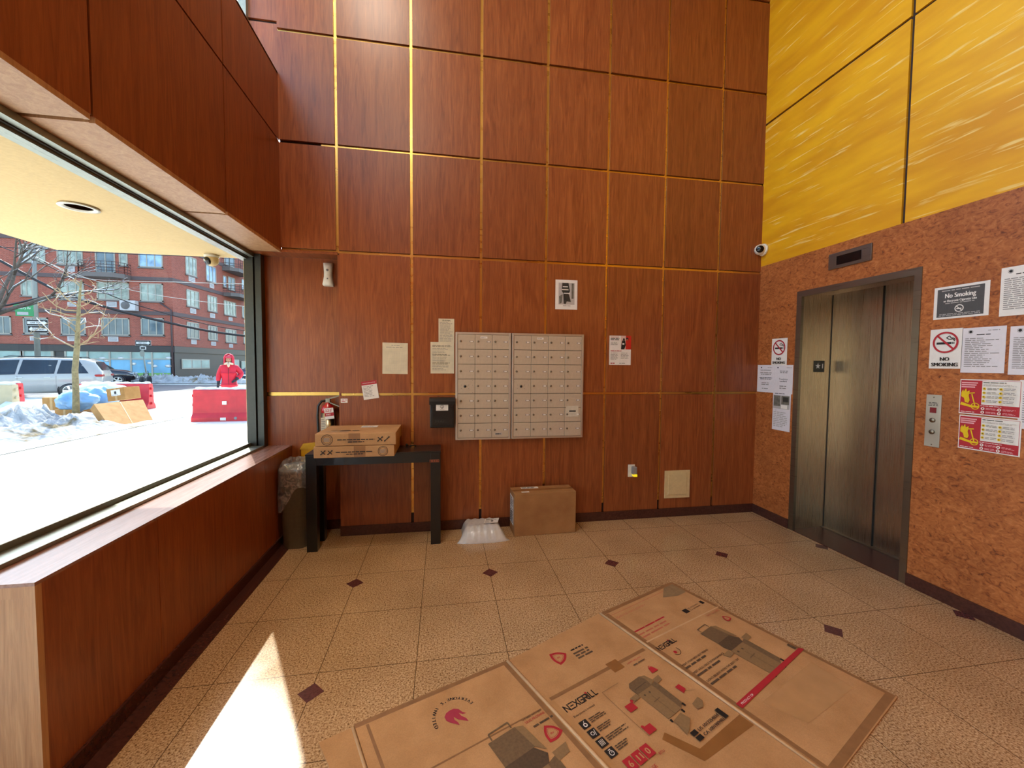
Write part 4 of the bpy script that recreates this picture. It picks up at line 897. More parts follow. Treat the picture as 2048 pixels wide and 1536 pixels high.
# ------------------------------------------------------------------ brick apartment building on the far side of the street
YA = 40.4; xc = ony(347, 650, YA).x; aB = math.radians(4.3)
FA = Matrix.Translation((xc, YA, 0)) @ Matrix((UX, UZ, -UY)).transposed().to_4x4()
dB = Vector((math.sin(aB), math.cos(aB), 0)); FB = Matrix.Translation((xc, YA, 0)) @ Matrix((dB, UZ, dB.cross(UZ))).transposed().to_4x4()
def hit(Fm, u, v):
    d = ray(u, v); n = Fm.to_3x3() @ Vector((0, 0, 1)); P0 = Fm.translation; t = (P0-CP).dot(n)/d.dot(n); q = Fm.inverted() @ (CP+d*t); return q.x, q.y
B = thing('apartment_building', 'red brick apartment building with dark shopfronts across the street', 'building', (xc, YA, 0))
m = MB(BRICK); x0 = -32
m.b.faces.ensure_lookup_table()
P_ = [(xc+x0, YA), (xc, YA), (xc+dB.x*40, YA+dB.y*40), (xc+x0, YA+dB.y*40)]
z1f = hit(FA, 250, 691)[1]; z2f = hit(FA, 250, 625)[1]; z3f = hit(FA, 250, 556)[1]; z4f = z3f*2-z2f
m.prism([(x, y, z1f) for x, y in P_], (0, 0, 16-z1f)); m.build('brick_wall', B)
m = MB(BAND)
for z in (z2f, z3f, z4f+.1, z4f+3): m.prism([(xc+x0, YA-.06, z-.16), (xc+.06, YA-.06, z-.16), (xc+.06+dB.x*40, YA+dB.y*40, z-.16), (xc+x0, YA+dB.y*40, z-.16)], (0, 0, .32))
m.build('stone_band', B)
m = MB(SHOP); m.prism([(x, y, -.1) for x, y in P_], (0, 0, z1f+.12)); m.prism([(xc+x0, YA-.12, z1f-.55), (xc+.12, YA-.12, z1f-.55), (xc+.12+dB.x*40, YA+dB.y*40, z1f-.55), (xc+x0, YA+dB.y*40, z1f-.55)], (0, 0, .5))
m.build('shopfront_wall', B)
m = MB(RAIL); q = hit(FA, 346, 640); m.X = FA; m.tube([(q[0]-.9, z2f+.9, .1), (-.1, z2f+.3, .12), (-.1, 0, .12)], .07, n=6); m.build('drain_pipe', B)
def bwin(Fm, u0, v0, u1, v1, nm=3, pm=None, door=False):
    a = hit(Fm, u0, v1); b_ = hit(Fm, u1, v0); xa, xb, za, zb = a[0], b_[0], hit(Fm, (u0+u1)/2, v1)[1], hit(Fm, (u0+u1)/2, v0)[1]
    m = MB(WFR); m.X = Fm; t = .09
    m.box(xa, za, 0, xb, za+t, .05); m.box(xa, zb-t, 0, xb, zb, .05); m.box(xa, za, 0, xa+t, zb, .05); m.box(xb-t, za, 0, xb, zb, .05); m.box(xa-.06, za-.10, 0, xb+.06, za, .10, BALC)
    for k in range(1, nm): x = xa+(xb-xa)*k/nm; m.box(x-.04, za, 0, x+.04, zb, .045)
    w_ = m.build('balcony_door' if door else 'window', B)
    m = MB(pm or PANE); m.X = Fm; m.box(xa+.03, za+.03, .002, xb-.03, zb-.03, .015); m.build('glass_pane', w_)
for r_ in ((39,489,90,525,4,PANEL),(115,491,165,530,4,PANEL),(278,500,325,535,3,PANES),(43,560,75,592,3,PANEL),(120,563,168,599,3,PANEL),(195,564,258,600,4,PANEL),(281,567,326,603,3,PANEL),(-24,632,22,668,3),(48,635,96,668,3),(123,635,171,670,3),(204,636,259,671,4),(283,636,328,671,3)): bwin(FA, *r_)
bwin(FA, 192, 502, 230, 546, 2, None, True); bwin(FA, 239, 504, 255, 532, 1, PANEL)
for r_ in ((371,514,392,551,3,PANEL),(412,532,431,564,3,PANES),(373,581,397,614,3,PANEL),(415,592,433,623,3,PANEL),(448,603,471,631,4,PANEL),(484,613,497,636,3),(374,645,397,677,3),(416,652,434,680,3),(451,659,472,685,3),(487,663,499,687,2),(483,560,495,580,2,PANES),(446,552,452,574,1,PANES)): bwin(FB, *r_)
bwin(FB, 456, 555, 469, 580, 2, None, True); bwin(FB, 448, 505, 468, 532, 2, None, True)
def grille(Fm, u0, v0, u1, v1):
    a = hit(Fm, u0, v1); b_ = hit(Fm, u1, v0); m = MB(ACG); m.X = Fm; zb = hit(Fm, u0, v0)[1]; m.box(a[0], a[1], 0, b_[0], zb, .05)
    for k in range(3): z = a[1]+(zb-a[1])*(.2+.25*k); m.box(a[0]+.08, z, .05, b_[0]-.08, z+.05, .056, GREYT)
    m.build('louvre_grille', B)
for r_ in ((131,531,150,543),(214,603,234,614),(136,604,153,613),(136,672,154,682),(217,673,237,683),(61,672,81,681)): grille(FA, *r_)
for r_ in ((377,550,389,562),(419,566,427,575),(380,616,391,626),(420,626,429,635),(457,634,464,641),(382,678,392,688),(422,683,431,691),(458,688,465,695),(488,640,494,646)): grille(FB, *r_)
m = MB(ACG); m.X = FA; a = hit(FA, 249, 622); b_ = hit(FA, 279, 603); m.box(a[0], a[1], .1, b_[0], b_[1], .55, None, .03); cu = m.build('outdoor_air_unit', B)
m = MB(GREYT); m.X = FA; cx_, cz_, r_ = a[0]+(b_[0]-a[0])*.38, (a[1]+b_[1])/2, (b_[1]-a[1])*.40
for k in range(4): m.lathe([(r_*(k+.4)/4, .552), (r_*(k+1)/4, .565), (r_*(k+1)/4, .552)], (cx_, cz_, 0), n=20)
m.build('fan_guard', cu)
def balcony(Fm, u0, u1, vs, vt, dep=1.3):
    a = hit(Fm, u0, vs); b_ = hit(Fm, u1, vs); z = a[1]; zt = hit(Fm, u0, vt)[1]; m = MB(BALC); m.X = Fm
    m.prism([(a[0], z-.18, 0), (b_[0], z-.18, 0), (b_[0], z-.18, dep*.55), (b_[0]-.5, z-.18, dep), (a[0]+.5, z-.18, dep), (a[0], z-.18, dep*.55)], (0, .36, 0)); o = m.build('balcony_slab', B)
    m = MB(RAIL); m.X = Fm; ring_ = [(a[0], 0), (a[0], dep*.55), (a[0]+.5, dep), (b_[0]-.5, dep), (b_[0], dep*.55), (b_[0], 0)]
    for zz in (zt, zt-.25, z+.35, z+.6): m.tube([(x, zz, y) for x, y in ring_], .022, n=5)
    for p0, p1 in zip(ring_, ring_[1:]):
        n_ = max(2, int(math.dist(p0, p1)/.35))
        for k in range(n_+1): x = p0[0]+(p1[0]-p0[0])*k/n_; y = p0[1]+(p1[1]-p0[1])*k/n_; m.box(x-.012, z+.18, y-.012, x+.012, zt, y+.012)
    m.build('balcony_railing', B)
balcony(FA, 171, 262, 553, 527); balcony(FB, 444, 480, 537, 512, 1.4); balcony(FB, 446, 484, 588, 566, 1.4)
# shop windows with printed film
mull = [133, 177, 221, 263, 305, 341]
for a_, b_ in zip(mull, mull[1:]):
    p0 = hit(FA, a_, 752); p1 = hit(FA, b_, 703); zm = hit(FA, a_, 718)[1]
    m = MB(WFR); m.X = FA; m.box(p0[0], p0[1], 0, p0[0]+.12, p1[1], .12); m.box(p0[0], zm-.05, 0, p1[0], zm+.05, .11); m.box(p0[0], p0[1]-.1, 0, p1[0], p0[1], .12); w_ = m.build('shop_window', B)
    m = MB(GRP); m.X = FA; m.box(p0[0], zm, .0, p1[0], p1[1], .06); m.build('glass_pane', w_)
    m = MB(BLUEP); m.X = FA; m.box(p0[0], p0[1], .0, p1[0], zm, .06); m.box(p0[0], p0[1], .05, p1[0], p0[1]+.28, .065, GREENP); 
    for k in range(5): m.ball((p0[0]+.5+rnd.random()*1.4, p0[1]+.8+rnd.random()*.8, .06), .3, PAPER, 1, (1, .5, .02)) if k < 2 else None
    m.build('window_film', w_)
for a_, b_ in ((-30, 44), (49, 78), (80, 106)):
    p0 = hit(FA, a_, 752); p1 = hit(FA, b_, 702); zm = hit(FA, a_, 716)[1]; m = MB(WFR); m.X = FA; m.box(p0[0]-.1, p0[1], 0, p0[0]+.1, p1[1], .1); m.box(p1[0]-.1, p0[1], 0, p1[0]+.1, p1[1], .1); m.box(p0[0], zm-.08, 0, p1[0], zm+.08, .1); w_ = m.build('shop_window', B)
    m = MB(GRP); m.X = FA; m.box(p0[0], p0[1], 0, p1[0], p1[1], .05); m.build('glass_pane', w_)
for a_, b_, va, vb in ((363, 418, 718, 738), (448, 456, 718, 745), (461, 477, 719, 736), (482, 492, 722, 738)):
    p0 = hit(FB, a_, vb); p1 = hit(FB, b_, va); m = MB(WFR); m.X = FB; z0_, z1_ = hit(FB, a_, vb)[1], hit(FB, a_, va)[1]; m.box(p0[0], z0_, 0, p1[0], z1_, .06); w_ = m.build('shop_window', B)
    m = MB(GRP); m.X = FB; n_ = 3 if b_-a_ > 30 else 1
    for k in range(n_): L_ = (p1[0]-p0[0])/n_; m.box(p0[0]+L_*k+.1, z0_+.1, .05, p0[0]+L_*(k+1)-.1, z1_-.1, .075)
    m.build('glass_pane', w_)

# ------------------------------------------------------------------ vehicles
def car(name, label, loc, rz, st, paint, wins, wheels, wr, lights, extra=None, dirty=None):
    """st: stations along the car (x, z_low, z_belt, z_top, half widths low, belt, top)"""
    o = thing(name, label, 'car', loc, rz); m = MB(paint); k = m.mi(paint); R_ = []
    for x, zl, zb, zt, a, b_, c_ in st:
        h = [(0, zl), (a*.9, zl), (a, zl+.12), (b_*1.01, (zl+zb)/2), (b_, zb), ((b_+c_)/2, (zb+zt)/2+.02), (c_, zt-.05), (c_*.75, zt-.005), (0, zt)]
        R_.append([m.v((x, y, z)) for y, z in h] + [m.v((x, -y, z)) for y, z in h[-2:0:-1]])
    for A, C_ in zip(R_, R_[1:]):
        n = len(A)
        for i in range(n): f_ = m.b.faces.new((A[i], A[(i+1) % n], C_[(i+1) % n], C_[i])); f_.smooth = True; f_.material_index = k
    m.b.faces.new(R_[0][::-1]); m.b.faces.new(R_[-1]); m.build('car_body', o, local=True)
    def sy(x, z):
        for s0_, s1_ in zip(st, st[1:]):
            if s0_[0] <= x <= s1_[0]: break
        t = (x-s0_[0])/(s1_[0]-s0_[0]); q = [s0_[i]+(s1_[i]-s0_[i])*t for i in range(7)]; zb, zt, b_, c_ = q[2], q[3], q[5], q[6]
        if z <= zb: return b_*1.01
        t = min(1, (z-zb)/(zt-.05-zb)); return b_ + (c_-b_)*t
    for wpoly in wins:
        for s_ in (1, -1):
            m = MB(CARG); a = [(x, s_*(sy(x, z)+.012), z) for x, z in wpoly]; m.prism(a, (0, s_*.008, 0)); m.build('side_window', o, local=True)
    for x in wheels:
        for s_ in (1, -1):
            y = s_*(max(q[5] for q in st)-.10)
            m = MB(BLACKP); m.lathe([(wr*.62, -.11), (wr*.9, -.115), (wr, -.08), (wr, .08), (wr*.9, .115), (wr*.62, .11)], (x, y, wr), axis='y', n=28, cap=False); m.lathe([(0, s_*.02), (wr*1.12, s_*.02), (wr*1.12, s_*.085), (wr*1.02, s_*.085), (wr*1.02, s_*.04), (0, s_*.04)], (x, y+s_*.0, wr+.02), axis='y', n=28); w_ = m.build('wheel', o, local=True)
            m = MB(ALU); m.lathe([(0, s_*.10), (.07, s_*.115), (.08, s_*.09)], (x, y, wr), axis='y', n=14)
            m.lathe([(wr*.60, s_*.112), (wr*.66, s_*.118), (wr*.68, s_*.10)], (x, y, wr), axis='y', n=28, cap=False)
            for j in range(5):
                a_ = 2*PI*j/5; c_, q_ = math.cos(a_), math.sin(a_)
                m.prism([(x+c_*.05-q_*.03, y+s_*.095, wr+q_*.05+c_*.03), (x+c_*wr*.62-q_*.045, y+s_*.095, wr+q_*wr*.62+c_*.045), (x+c_*wr*.62+q_*.045, y+s_*.095, wr+q_*wr*.62-c_*.045), (x+c_*.05+q_*.03, y+s_*.095, wr+q_*.05-c_*.03)], (0, s_*.018, 0))
            m.build('wheel_rim', w_, local=True)
    for nm_, mat, bx_ in lights:
        m = MB(mat); m.box(*bx_, None, .02); m.build(nm_, o, local=True)
    if extra: extra(o, sy)
    return o
CARG = plain('dark car glass', '#1e2a33', .05, var=.3, sc=2); WPAINT = plain('white car paint', '#969591', .25, var=.05, sc=1.5, coat=.6); KPAINT = plain('black car paint', '#15181d', .15, coat=.8)
TAILR = plain('red lamp lens', '#8e1416', .2); HEADL = plain('clear lamp lens', '#b9bec2', .15); BLUEC = plain('dark blue paint', '#2c3a52', .2, coat=.6)
van = [(0, .42, .80, .95, .80, .88, .78), (.04, .32, .98, 1.20, .90, .95, .74), (.28, .30, 1.06, 1.62, .94, .985, .72), (.60, .28, 1.08, 1.74, .95, .99, .72), (1.6, .27, 1.06, 1.78, .95, .995, .74), (2.6, .27, 1.04, 1.77, .95, .995, .74), (3.25, .27, 1.02, 1.70, .95, .99, .72), (3.65, .27, 1.02, 1.52, .95, .985, .72), (4.30, .28, 1.00, 1.12, .94, .96, .76), (4.85, .30, .86, .95, .90, .93, .70), (5.10, .34, .70, .78, .78, .84, .60), (5.18, .42, .60, .66, .6, .7, .5)]
def van_x(o, sy):
    for s_ in (1, -1):
        m = MB(BLACKP); m.box(3.35, s_*.98, .98, 3.60, s_*1.18, 1.14, None, .03); m.build('wing_mirror', o, local=True)
        for x in (2.35, 1.55): m = MB(HEADL); m.box(x, s_*1.0, .93, x+.2, s_*1.03, .96); m.build('door_handle', o, local=True)
        m = MB(GREYT); m.box(1.40, s_*.995, .35, 1.415, s_*1.006, 1.0); m.box(2.50, s_*.995, .33, 2.515, s_*1.006, 1.0); m.box(3.35, s_*.99, .36, 3.36, s_*1.003, .95); m.box(.9, s_*.995, .68, 2.5, s_*1.004, .69) if 0 else None; m.build('door_seam', o, local=True)
        m = MB(BLACKP); m.tube([(.7, s_*.62, 1.76), (.8, s_*.62, 1.81), (2.8, s_*.62, 1.82), (2.95, s_*.62, 1.78)], .02, n=6); m.build('roof_rail', o, local=True)
    m = MB(CARG); m.prism([(3.42, -.68, 1.655), (3.42, .68, 1.655), (4.25, .74, 1.155), (4.25, -.74, 1.155)], (.012, 0, .02)); m.build('windshield', o, local=True)
    m = MB(CARG); m.prism([(.05, -.6, 1.22), (.05, .6, 1.22), (.26, .6, 1.60), (.26, -.6, 1.60)], (-.02, 0, .012)); m.build('rear_window', o, local=True)
car('minivan', 'white minivan parked at the near curb behind the snow and cartons', (-15.3, 21.75, -.1), PI+math.radians(24), van, WPAINT,
    [[(.42, 1.10), (1.38, 1.09), (1.28, 1.66), (.75, 1.65)], [(1.46, 1.09), (2.48, 1.07), (2.38, 1.67), (1.38, 1.67)], [(2.56, 1.07), (3.62, 1.04), (3.22, 1.58), (3.0, 1.65), (2.48, 1.67)]],
    (1.0, 4.05), .35, (('tail_light', TAILR, (-.02, .62, .95, .30, .98, 1.05)), ('tail_light', TAILR, (-.02, -.98, .95, .30, -.62, 1.05)), ('headlight', HEADL, (4.75, .55, .72, 5.08, .86, .84)), ('headlight', HEADL, (4.75, -.86, .72, 5.08, -.55, .84))), van_x)
suv = [(0, .45, .85, 1.0, .75, .82, .74), (.05, .38, 1.00, 1.25, .85, .90, .70), (.35, .34, 1.04, 1.58, .88, .92, .66), (.9, .32, 1.04, 1.68, .88, .925, .66), (2.0, .32, 1.02, 1.69, .88, .925, .67), (2.6, .32, 1.00, 1.62, .88, .925, .66), (3.35, .32, 1.00, 1.12, .88, .92, .72), (4.1, .34, .95, 1.04, .86, .90, .70), (4.45, .38, .78, .86, .80, .84, .62), (4.58, .45, .62, .68, .66, .72, .5)]
def suv_x(o, sy):
    m = MB(CARG); m.prism([(2.66, -.62, 1.60), (2.66, .62, 1.60), (3.30, .70, 1.13), (3.30, -.70, 1.13)], (.012, 0, .02)); m.build('windshield', o, local=True)
    m = MB(WHITEP); m.box(4.56, -.20, .50, 4.60, .20, .62); m.build('licence_plate', o, local=True)
    m = MB(plain('silver roof strip', '#9fa5ab', .3, .5)); m.tube([(.7, -.70, 1.62), (2.1, -.71, 1.65), (2.75, -.73, 1.52), (3.3, -.84, 1.10)], .022, n=6); m.build('window_strip', o, local=True)
    for s_ in (1, -1): m = MB(BLACKP); m.box(2.75, s_*.92, 1.0, 2.95, s_*1.1, 1.14, None, .03); m.build('wing_mirror', o, local=True)
suv_w = [[(.55, 1.10), (1.30, 1.09), (1.28, 1.55), (.8, 1.53)], [(1.36, 1.09), (2.2, 1.06), (2.15, 1.56), (1.36, 1.57)], [(2.27, 1.06), (3.12, 1.05), (2.6, 1.50), (2.22, 1.55)]]
suv_l = (('headlight', HEADL, (4.22, .50, .80, 4.50, .84, .90)), ('headlight', HEADL, (4.22, -.84, .80, 4.50, -.50, .90)), ('tail_light', TAILR, (-.02, .60, .95, .15, .9, 1.05)), ('tail_light', TAILR, (-.02, -.9, .95, .15, -.60, 1.05)))
q = ony(300, 770, 28.5)
car('suv', 'black SUV parked at the far curb in front of the blue shop windows', (-25.2, 30.5, -.1), math.radians(25), suv, KPAINT, suv_w, (.85, 3.72), .36, suv_l, suv_x)
q = ony(484, 765, 38)
car('suv', 'dark blue car with lit headlight behind the person in red', (q.x+1.2, 42, -.08), math.radians(-100), suv, BLUEC, suv_w, (.85, 3.72), .36, suv_l, suv_x)

# ------------------------------------------------------------------ barriers
def barrier(name, loc, rz, L, mat, label, snow=True, group=None):
    o = thing(name, label, 'barrier', loc, rz, group); h = .82; m = MB(mat)
    prof = [(-.20, 0), (-.20, .10), (-.12, .22), (-.085, h-.03), (-.06, h), (.06, h), (.085, h-.03), (.12, .22), (.20, .10), (.20, 0)]
    m.prism([(-L/2, y, z) for y, z in prof], (L, 0, 0)); 
    for z in (.18, .42, .66): m.box(-L/2-.05, -.04, z-.035, -L/2+.01, .04, z+.035, None, .01); m.box(L/2-.01, -.04, z-.035, L/2+.05, .04, z+.035, None, .01)
    m.build('barrier_body', o, local=True)
    m = MB(WHITEP)
    for x in (-L*.12, L*.20): m.box(x-.05, -.135, .43, x+.05, -.10, .52); m.box(x-.07, -.206, .03, x+.06, -.19, .10)
    m.build('fork_slot', o, local=True); m = MB(GREYT); m.lathe([(.015, -.205), (.035, -.21), (.04, -.195)], (.05, 0, .08), axis='y', n=16); m.build('drain_plug', o, local=True)
    if snow:
        m = MB(SNOWC); n = 24
        pts = [(-L/2+.03+(L-.06)*i/n, 0, h+.004) for i in range(n+1)]
        m.tube(pts, [.05+.012*math.sin(i*1.7)+.008*math.sin(i*.6) for i in range(n+1)], n=10)
        m.build('snow_cap', o, local=True)
    return o
REDB = plain('red plastic barrier', '#c2222a', .45, var=.15, sc=5); CREB = plain('cream plastic barrier', '#b9a680', .5, var=.08, sc=5)
barrier('road_barrier', (-5.35, 11.75, -.01), math.radians(1), 1.95, REDB, 'red plastic road barrier with snow on top, in front of the person in red')
q = onz(40, 822, 0)
barrier('road_barrier', (q.x-.98, q.y-.1, -.01), math.radians(0), 1.95, CREB, 'cream plastic road barrier with snow on top at the far left of the snow bank')
q = ony(36, 785, 15.4); barrier('road_barrier', (q.x-.9, 15.4, -.01), 0, 1.95, REDB, 'red plastic road barrier peeking out behind the cream barrier')
q = ony(163, 780, 15.0); barrier('road_barrier', (q.x+.97, 15.0, -.01), 0, 1.95, REDB, 'red plastic road barrier half buried in snow behind the blue bags')

# ------------------------------------------------------------------ snow banks
def bank(name, x0, x1, y0, y1, hf, label, nx=90, ny=60, mat=None, cat='snow bank'):
    m = MB(mat or SNOWD); V_ = []
    for j in range(ny+1):
        for i in range(nx+1):
            x = x0+(x1-x0)*i/nx; y = y0+(y1-y0)*j/ny; e = min(i, nx-i, j*1.5, (ny-j)*1.5)/8.0; z = hf(x, y)*min(1, e)
            V_.append(m.v((x, y, max(-.02, z))))
    for j in range(ny):
        for i in range(nx): a = j*(nx+1)+i; f_ = m.b.faces.new((V_[a], V_[a+1], V_[a+nx+2], V_[a+nx+1])); f_.smooth = True
    return m.build(name, origin=((x0+x1)/2, (y0+y1)/2, 0), label=label, cat=cat)
def lumps(x, y, s=1.0):
    a = mn.noise(Vector((x*.9*s, y*.9*s, 3))); b_ = mn.noise(Vector((x*2.6*s, y*2.6*s, 7))); c_ = abs(mn.noise(Vector((x*6*s, y*6*s, 1)))); return .45+.5*a+.42*b_+.55*c_
def h1(x, y):
    # edge runs from (-7.4,10.3) at the carton to (-7.8,8.7) and beyond
    ed = min(1, max(0, (-7.35-.25*(10.3-y)-x)/1.6)); return -.02 + ed*(.10+.85*lumps(x, y)*min(1, max(.25, (x+16)/-0.01 if x < -16 else 1)))*(.8 if not (x > -11.7 and y > 11.0) else .35)
bank('snow_bank', -18, -7.0, 7.6, 12.55, lambda x, y: h1(x, y)*.78, 'large lumpy snow bank with dirty patches around the young tree', 130, 80)
bank('snow_bank', -22, -9.6, 12.6, 16.9, lambda x, y: .38*lumps(x, y, .8)*min(1, max(.3, (y-12.5)/1.5))*(1 if x > -13 else .55)-.02, 'snow heaped behind the cream barrier and cartons beside the minivan', 110, 50, SNOWC)
bank('snow_bank', -25.5, -12.0, 33.1, 34.6, lambda x, y: .80*lumps(x, y, 1.2)-.05, 'low grey-white snow ridge along the far curb', 110, 16)
# ------------------------------------------------------------------ discarded cartons and bags by the tree
P0 = onz(220, 854, 0); P1 = onz(306, 841, 0); T0 = onz(187.5, 808, .50); T1 = onz(286, 799, .50)
P1 = P0 + (P1-P0)
nrm = (P1-P0).cross(T0-P0).normalized(); 
if nrm.y < 0: nrm = -nrm
thk = nrm*.16
m = MB(CARDOUT); m.prism([tuple(P0), tuple(P1), tuple(T1), tuple(T0)], tuple(thk))
cb = m.build('flat_cardboard_box', label='large flat cardboard box leaning over on the pavement right of the young tree', cat='box', origin=P0)
m = MB(plain('pale gummed tape', '#c49a63', .5)); a = P0.lerp(P1, .49)-nrm*.002; b_ = P0.lerp(P1, .51)-nrm*.002; c_ = T0.lerp(T1, .51)-nrm*.002; d_ = T0.lerp(T1, .49)-nrm*.002; m.prism([tuple(q) for q in (a, b_, c_, d_)], tuple(-nrm*.001)); m.build('tape_strip', cb)
def box_at(u0, u1, v0, v1, y, dep, rz, name, label, mat=CARDOUT, tilt=0):
    a = ony(u0, v1, y); b_ = ony(u1, v0, y); w = (b_.x-a.x)/2; o = thing(name, label, 'box', ((a.x+b_.x)/2, y, a.z), rz); o.rotation_euler.x = 0; o.rotation_euler.y = tilt
    m = MB(mat); m.box(-w, 0, 0, w, dep, b_.z-a.z, None, .01); m.build('carton_body', o, local=True); m = MB(plain('pale gummed tape', '#c49a63', .5)); m.box(-.03, -.003, 0, .03, 0, b_.z-a.z); m.build('tape_strip', o, local=True); return o, w, b_.z-a.z
o, w_, h_ = box_at(212, 254, 776, 801, 12.7, .45, math.radians(-12), 'cardboard_box', 'small tan box with a white label on top of the refuse beside the blue bags', tilt=math.radians(-8))
p = Print((-.12, -.005, .13), UX, UZ, .26, .16, .001, PAPER); p.rect(.09, .05, .15, .12, INK); p.greek(.02, .01, .22, .04, 1, GREYT); p.build('shipping_label', o, local=True)
box_at(86, 119, 795, 821, 13.1, .5, math.radians(6), 'cardboard_box', 'brown box half sunk in snow, left of the tree trunk'); box_at(119, 138, 796, 819, 13.4, .5, math.radians(20), 'cardboard_box', 'greyish box between the sunken brown box and the tree trunk', plain('grey greasy board', '#8f8269', .5))
box_at(108, 150, 819, 838, 12.7, .5, math.radians(-5), 'cardboard_box', 'flattened brown box lying under the two sunken boxes by the trunk')
box_at(158, 196, 826, 840, 12.5, .4, math.radians(8), 'fruit_crate', 'printed fruit carton squeezed under the blue bags', plain('red printed carton', '#a4683f', .6, var=.5, sc=9))
BLB = plain('pale blue plastic bag', '#7fa9cc', .3, var=.18, sc=4, coat=.3)
for (u, v, y, r_, la) in ((155, 802, 12.9, .38, 'pale blue plastic bag full of refuse right behind the tree trunk'), (188, 799, 13.5, .50, 'larger pale blue plastic bag between the tree and the labelled box')):
    q = ony(u, v, y); m = MB(BLB); m.ball((0, 0, 0), r_, BLB, 4, (1.15, .8, .72))
    for w_ in m.b.verts: n_ = w_.co.normalized(); w_.co += n_*(.10*mn.noise(w_.co*5)+.06*mn.noise(w_.co*13))
    o = m.build('plastic_bag', local=True, label=la, cat='bag'); o.location = (q.x, y, max(.24, q.z))
for (u, v, y, r_) in ((200, 778, 14.6, .55),):
    q = ony(u, v, y); m = MB(SNOWC); m.ball((0, 0, 0), r_, SNOWC, 4, (1.3, .7, .6))
    for w_ in m.b.verts: w_.co += w_.co.normalized()*(.12*mn.noise(w_.co*4))
    o = m.build('snow_heap', local=True, label='rounded white snow heap on the buried red barrier', cat='snow'); o.location = (q.x, y, .55)
q = onz(190, 848, .0); m = MB(plain('dark green wrapping', '#3c5a38', .5, var=.4, sc=8)); m.ball((0, 0, 0), .22, None, 3, (1.6, .8, .45))
for w_ in m.b.verts: w_.co += w_.co.normalized()*(.08*mn.noise(w_.co*9))
o = m.build('wrapping_scrap', local=True, label='crumpled dark green wrapping in front of the leaning flat box', cat='refuse'); o.location = (q.x+.1, q.y+.5, .08)

# ------------------------------------------------------------------ young street tree
BARK = plain('lichen grey-brown bark', '#8b7b57', .9, var=.35, sc=14); TWIG = plain('pale tan twig', '#a98e68', .8, var=.2)
YT = 12.45; tr = thing('street_tree', 'young bare street tree with snow on its branches beside the cartons', 'tree', ony(152, 838, YT).to_tuple())
tl = tuple(tr.location); tr.location = (tl[0], tl[1], 0)
m = MB(BARK); tpts = [ony(u, v, YT) for u, v in ((152, 842), (152, 790), (150, 740), (154, 695), (156, 650), (158, 610), (161, 575), (163, 560))]
m.tube(tpts, [.078, .068, .062, .057, .045, .034, .022, .013], n=12); m.build('trunk', tr)
brs = [[(152,696),(130,686),(108,674),(95,658),(73,636)], [(95,658),(80,655),(60,668)], [(153,694),(176,680),(188,668),(198,650),(199,637)], [(182,675),(205,658),(222,642),(235,627)], [(156,668),(172,655),(190,652),(202,652)],
 [(157,634),(135,630),(112,622),(92,618),(76,611)], [(157,640),(140,640),(122,633),(100,628),(90,620)], [(158,622),(130,620),(112,612),(98,600),(90,590),(84,584)], [(104,606),(112,598),(117,590)], [(159,612),(146,606),(134,598),(124,588),(116,576),(112,573)],
 [(160,592),(180,586),(192,574),(184,570)], [(161,574),(150,564),(138,560),(129,563)], [(162,568),(148,558),(136,552)], [(158,634),(175,625),(190,612),(207,603)], [(160,604),(176,600),(190,605),(205,612)], [(155,668),(138,652),(124,645)],
 [(156,655),(140,645),(122,633)], [(188,668),(178,672),(196,676),(210,676)], [(158,630),(178,626),(200,624),(213,632)], [(157,690),(172,688),(192,684)], [(110,676),(96,676),(80,678)], [(160,614),(175,608),(186,598),(205,602)], [(124,588),(108,578),(94,570)], [(199,640),(206,634),(218,636)], [(159,650),(172,645),(170,636),(160,648)]]
for bi, br in enumerate(brs):
    dy = (rnd.random()-.5)*1.6; P_ = [ony(u, v, YT+dy*i/len(br)) for i, (u, v) in enumerate(br)]
    if bi in (1, 3, 8, 17, 20, 22, 23): P_ = [ony(u, v, YT+dy*.3) for u, v in br]
    n_ = len(P_); m = MB(TWIG); r0 = .021 if n_ >= 5 else .013; m.tube(P_, [r0*(1-.75*i/(n_-1)) for i in range(n_)], n=6)
    S_ = [p+Vector((0, 0, r0*(1-.75*i/(n_-1))*.8)) for i, p in enumerate(P_)][1:]
    if len(S_) > 1 and bi % 2 == 0: m.tube(S_, [.009]*len(S_), SNOWC, n=5)
    for k in range(3):
        i = 1+int(rnd.random()*(n_-1)); a = P_[min(i, n_-1)]; d_ = Vector((rnd.random()-.5, rnd.random()-.5, rnd.random()*.7)).normalized()*(.15+.2*rnd.random()); m.tube([a, a+d_*.6+Vector((0, 0, .02)), a+d_], [.007, .005, .003], n=4)
    m.build('branch', tr)
# big snowy tree at the far left
def rtree(root, label, h, seed, mat, lean):
    R_ = random.Random(seed); o = thing('snowy_tree', label, 'tree', root); m = MB(mat); s2 = MB(SNOWC); cnt = [0]
    def grow(p, d, L, r, lev):
        pts = [p]; q = p
        for k in range(3): d = (d+Vector((R_.uniform(-.25, .25), R_.uniform(-.25, .25), R_.uniform(-.1, .18)))).normalized(); q = q+d*L/3; pts.append(q)
        m.tube(pts, [r, r*.85, r*.72, r*.6], n=5 if lev else 8)
        if lev >= 2: s2.tube([x+Vector((0, 0, r*.7)) for x in pts], [r*.6]*4, n=3); cnt[0] += 1
        if lev >= 5: return
        for k in range(3 if lev < 4 else 3):
            nd = (d + Vector((R_.uniform(-1, 1), R_.uniform(-1, 1), R_.uniform(-.5, .5)))*.75 + lean*.35).normalized(); grow(pts[R_.choice((1, 2, 3, 3))], nd, L*.66, r*.55, lev+1)
    grow(Vector((0, 0, 0)), Vector((.05, 0, 1)), h*.32, .22, 0); m.build('branches', o, local=True); s2.build('branch_snow', o, local=True); return o
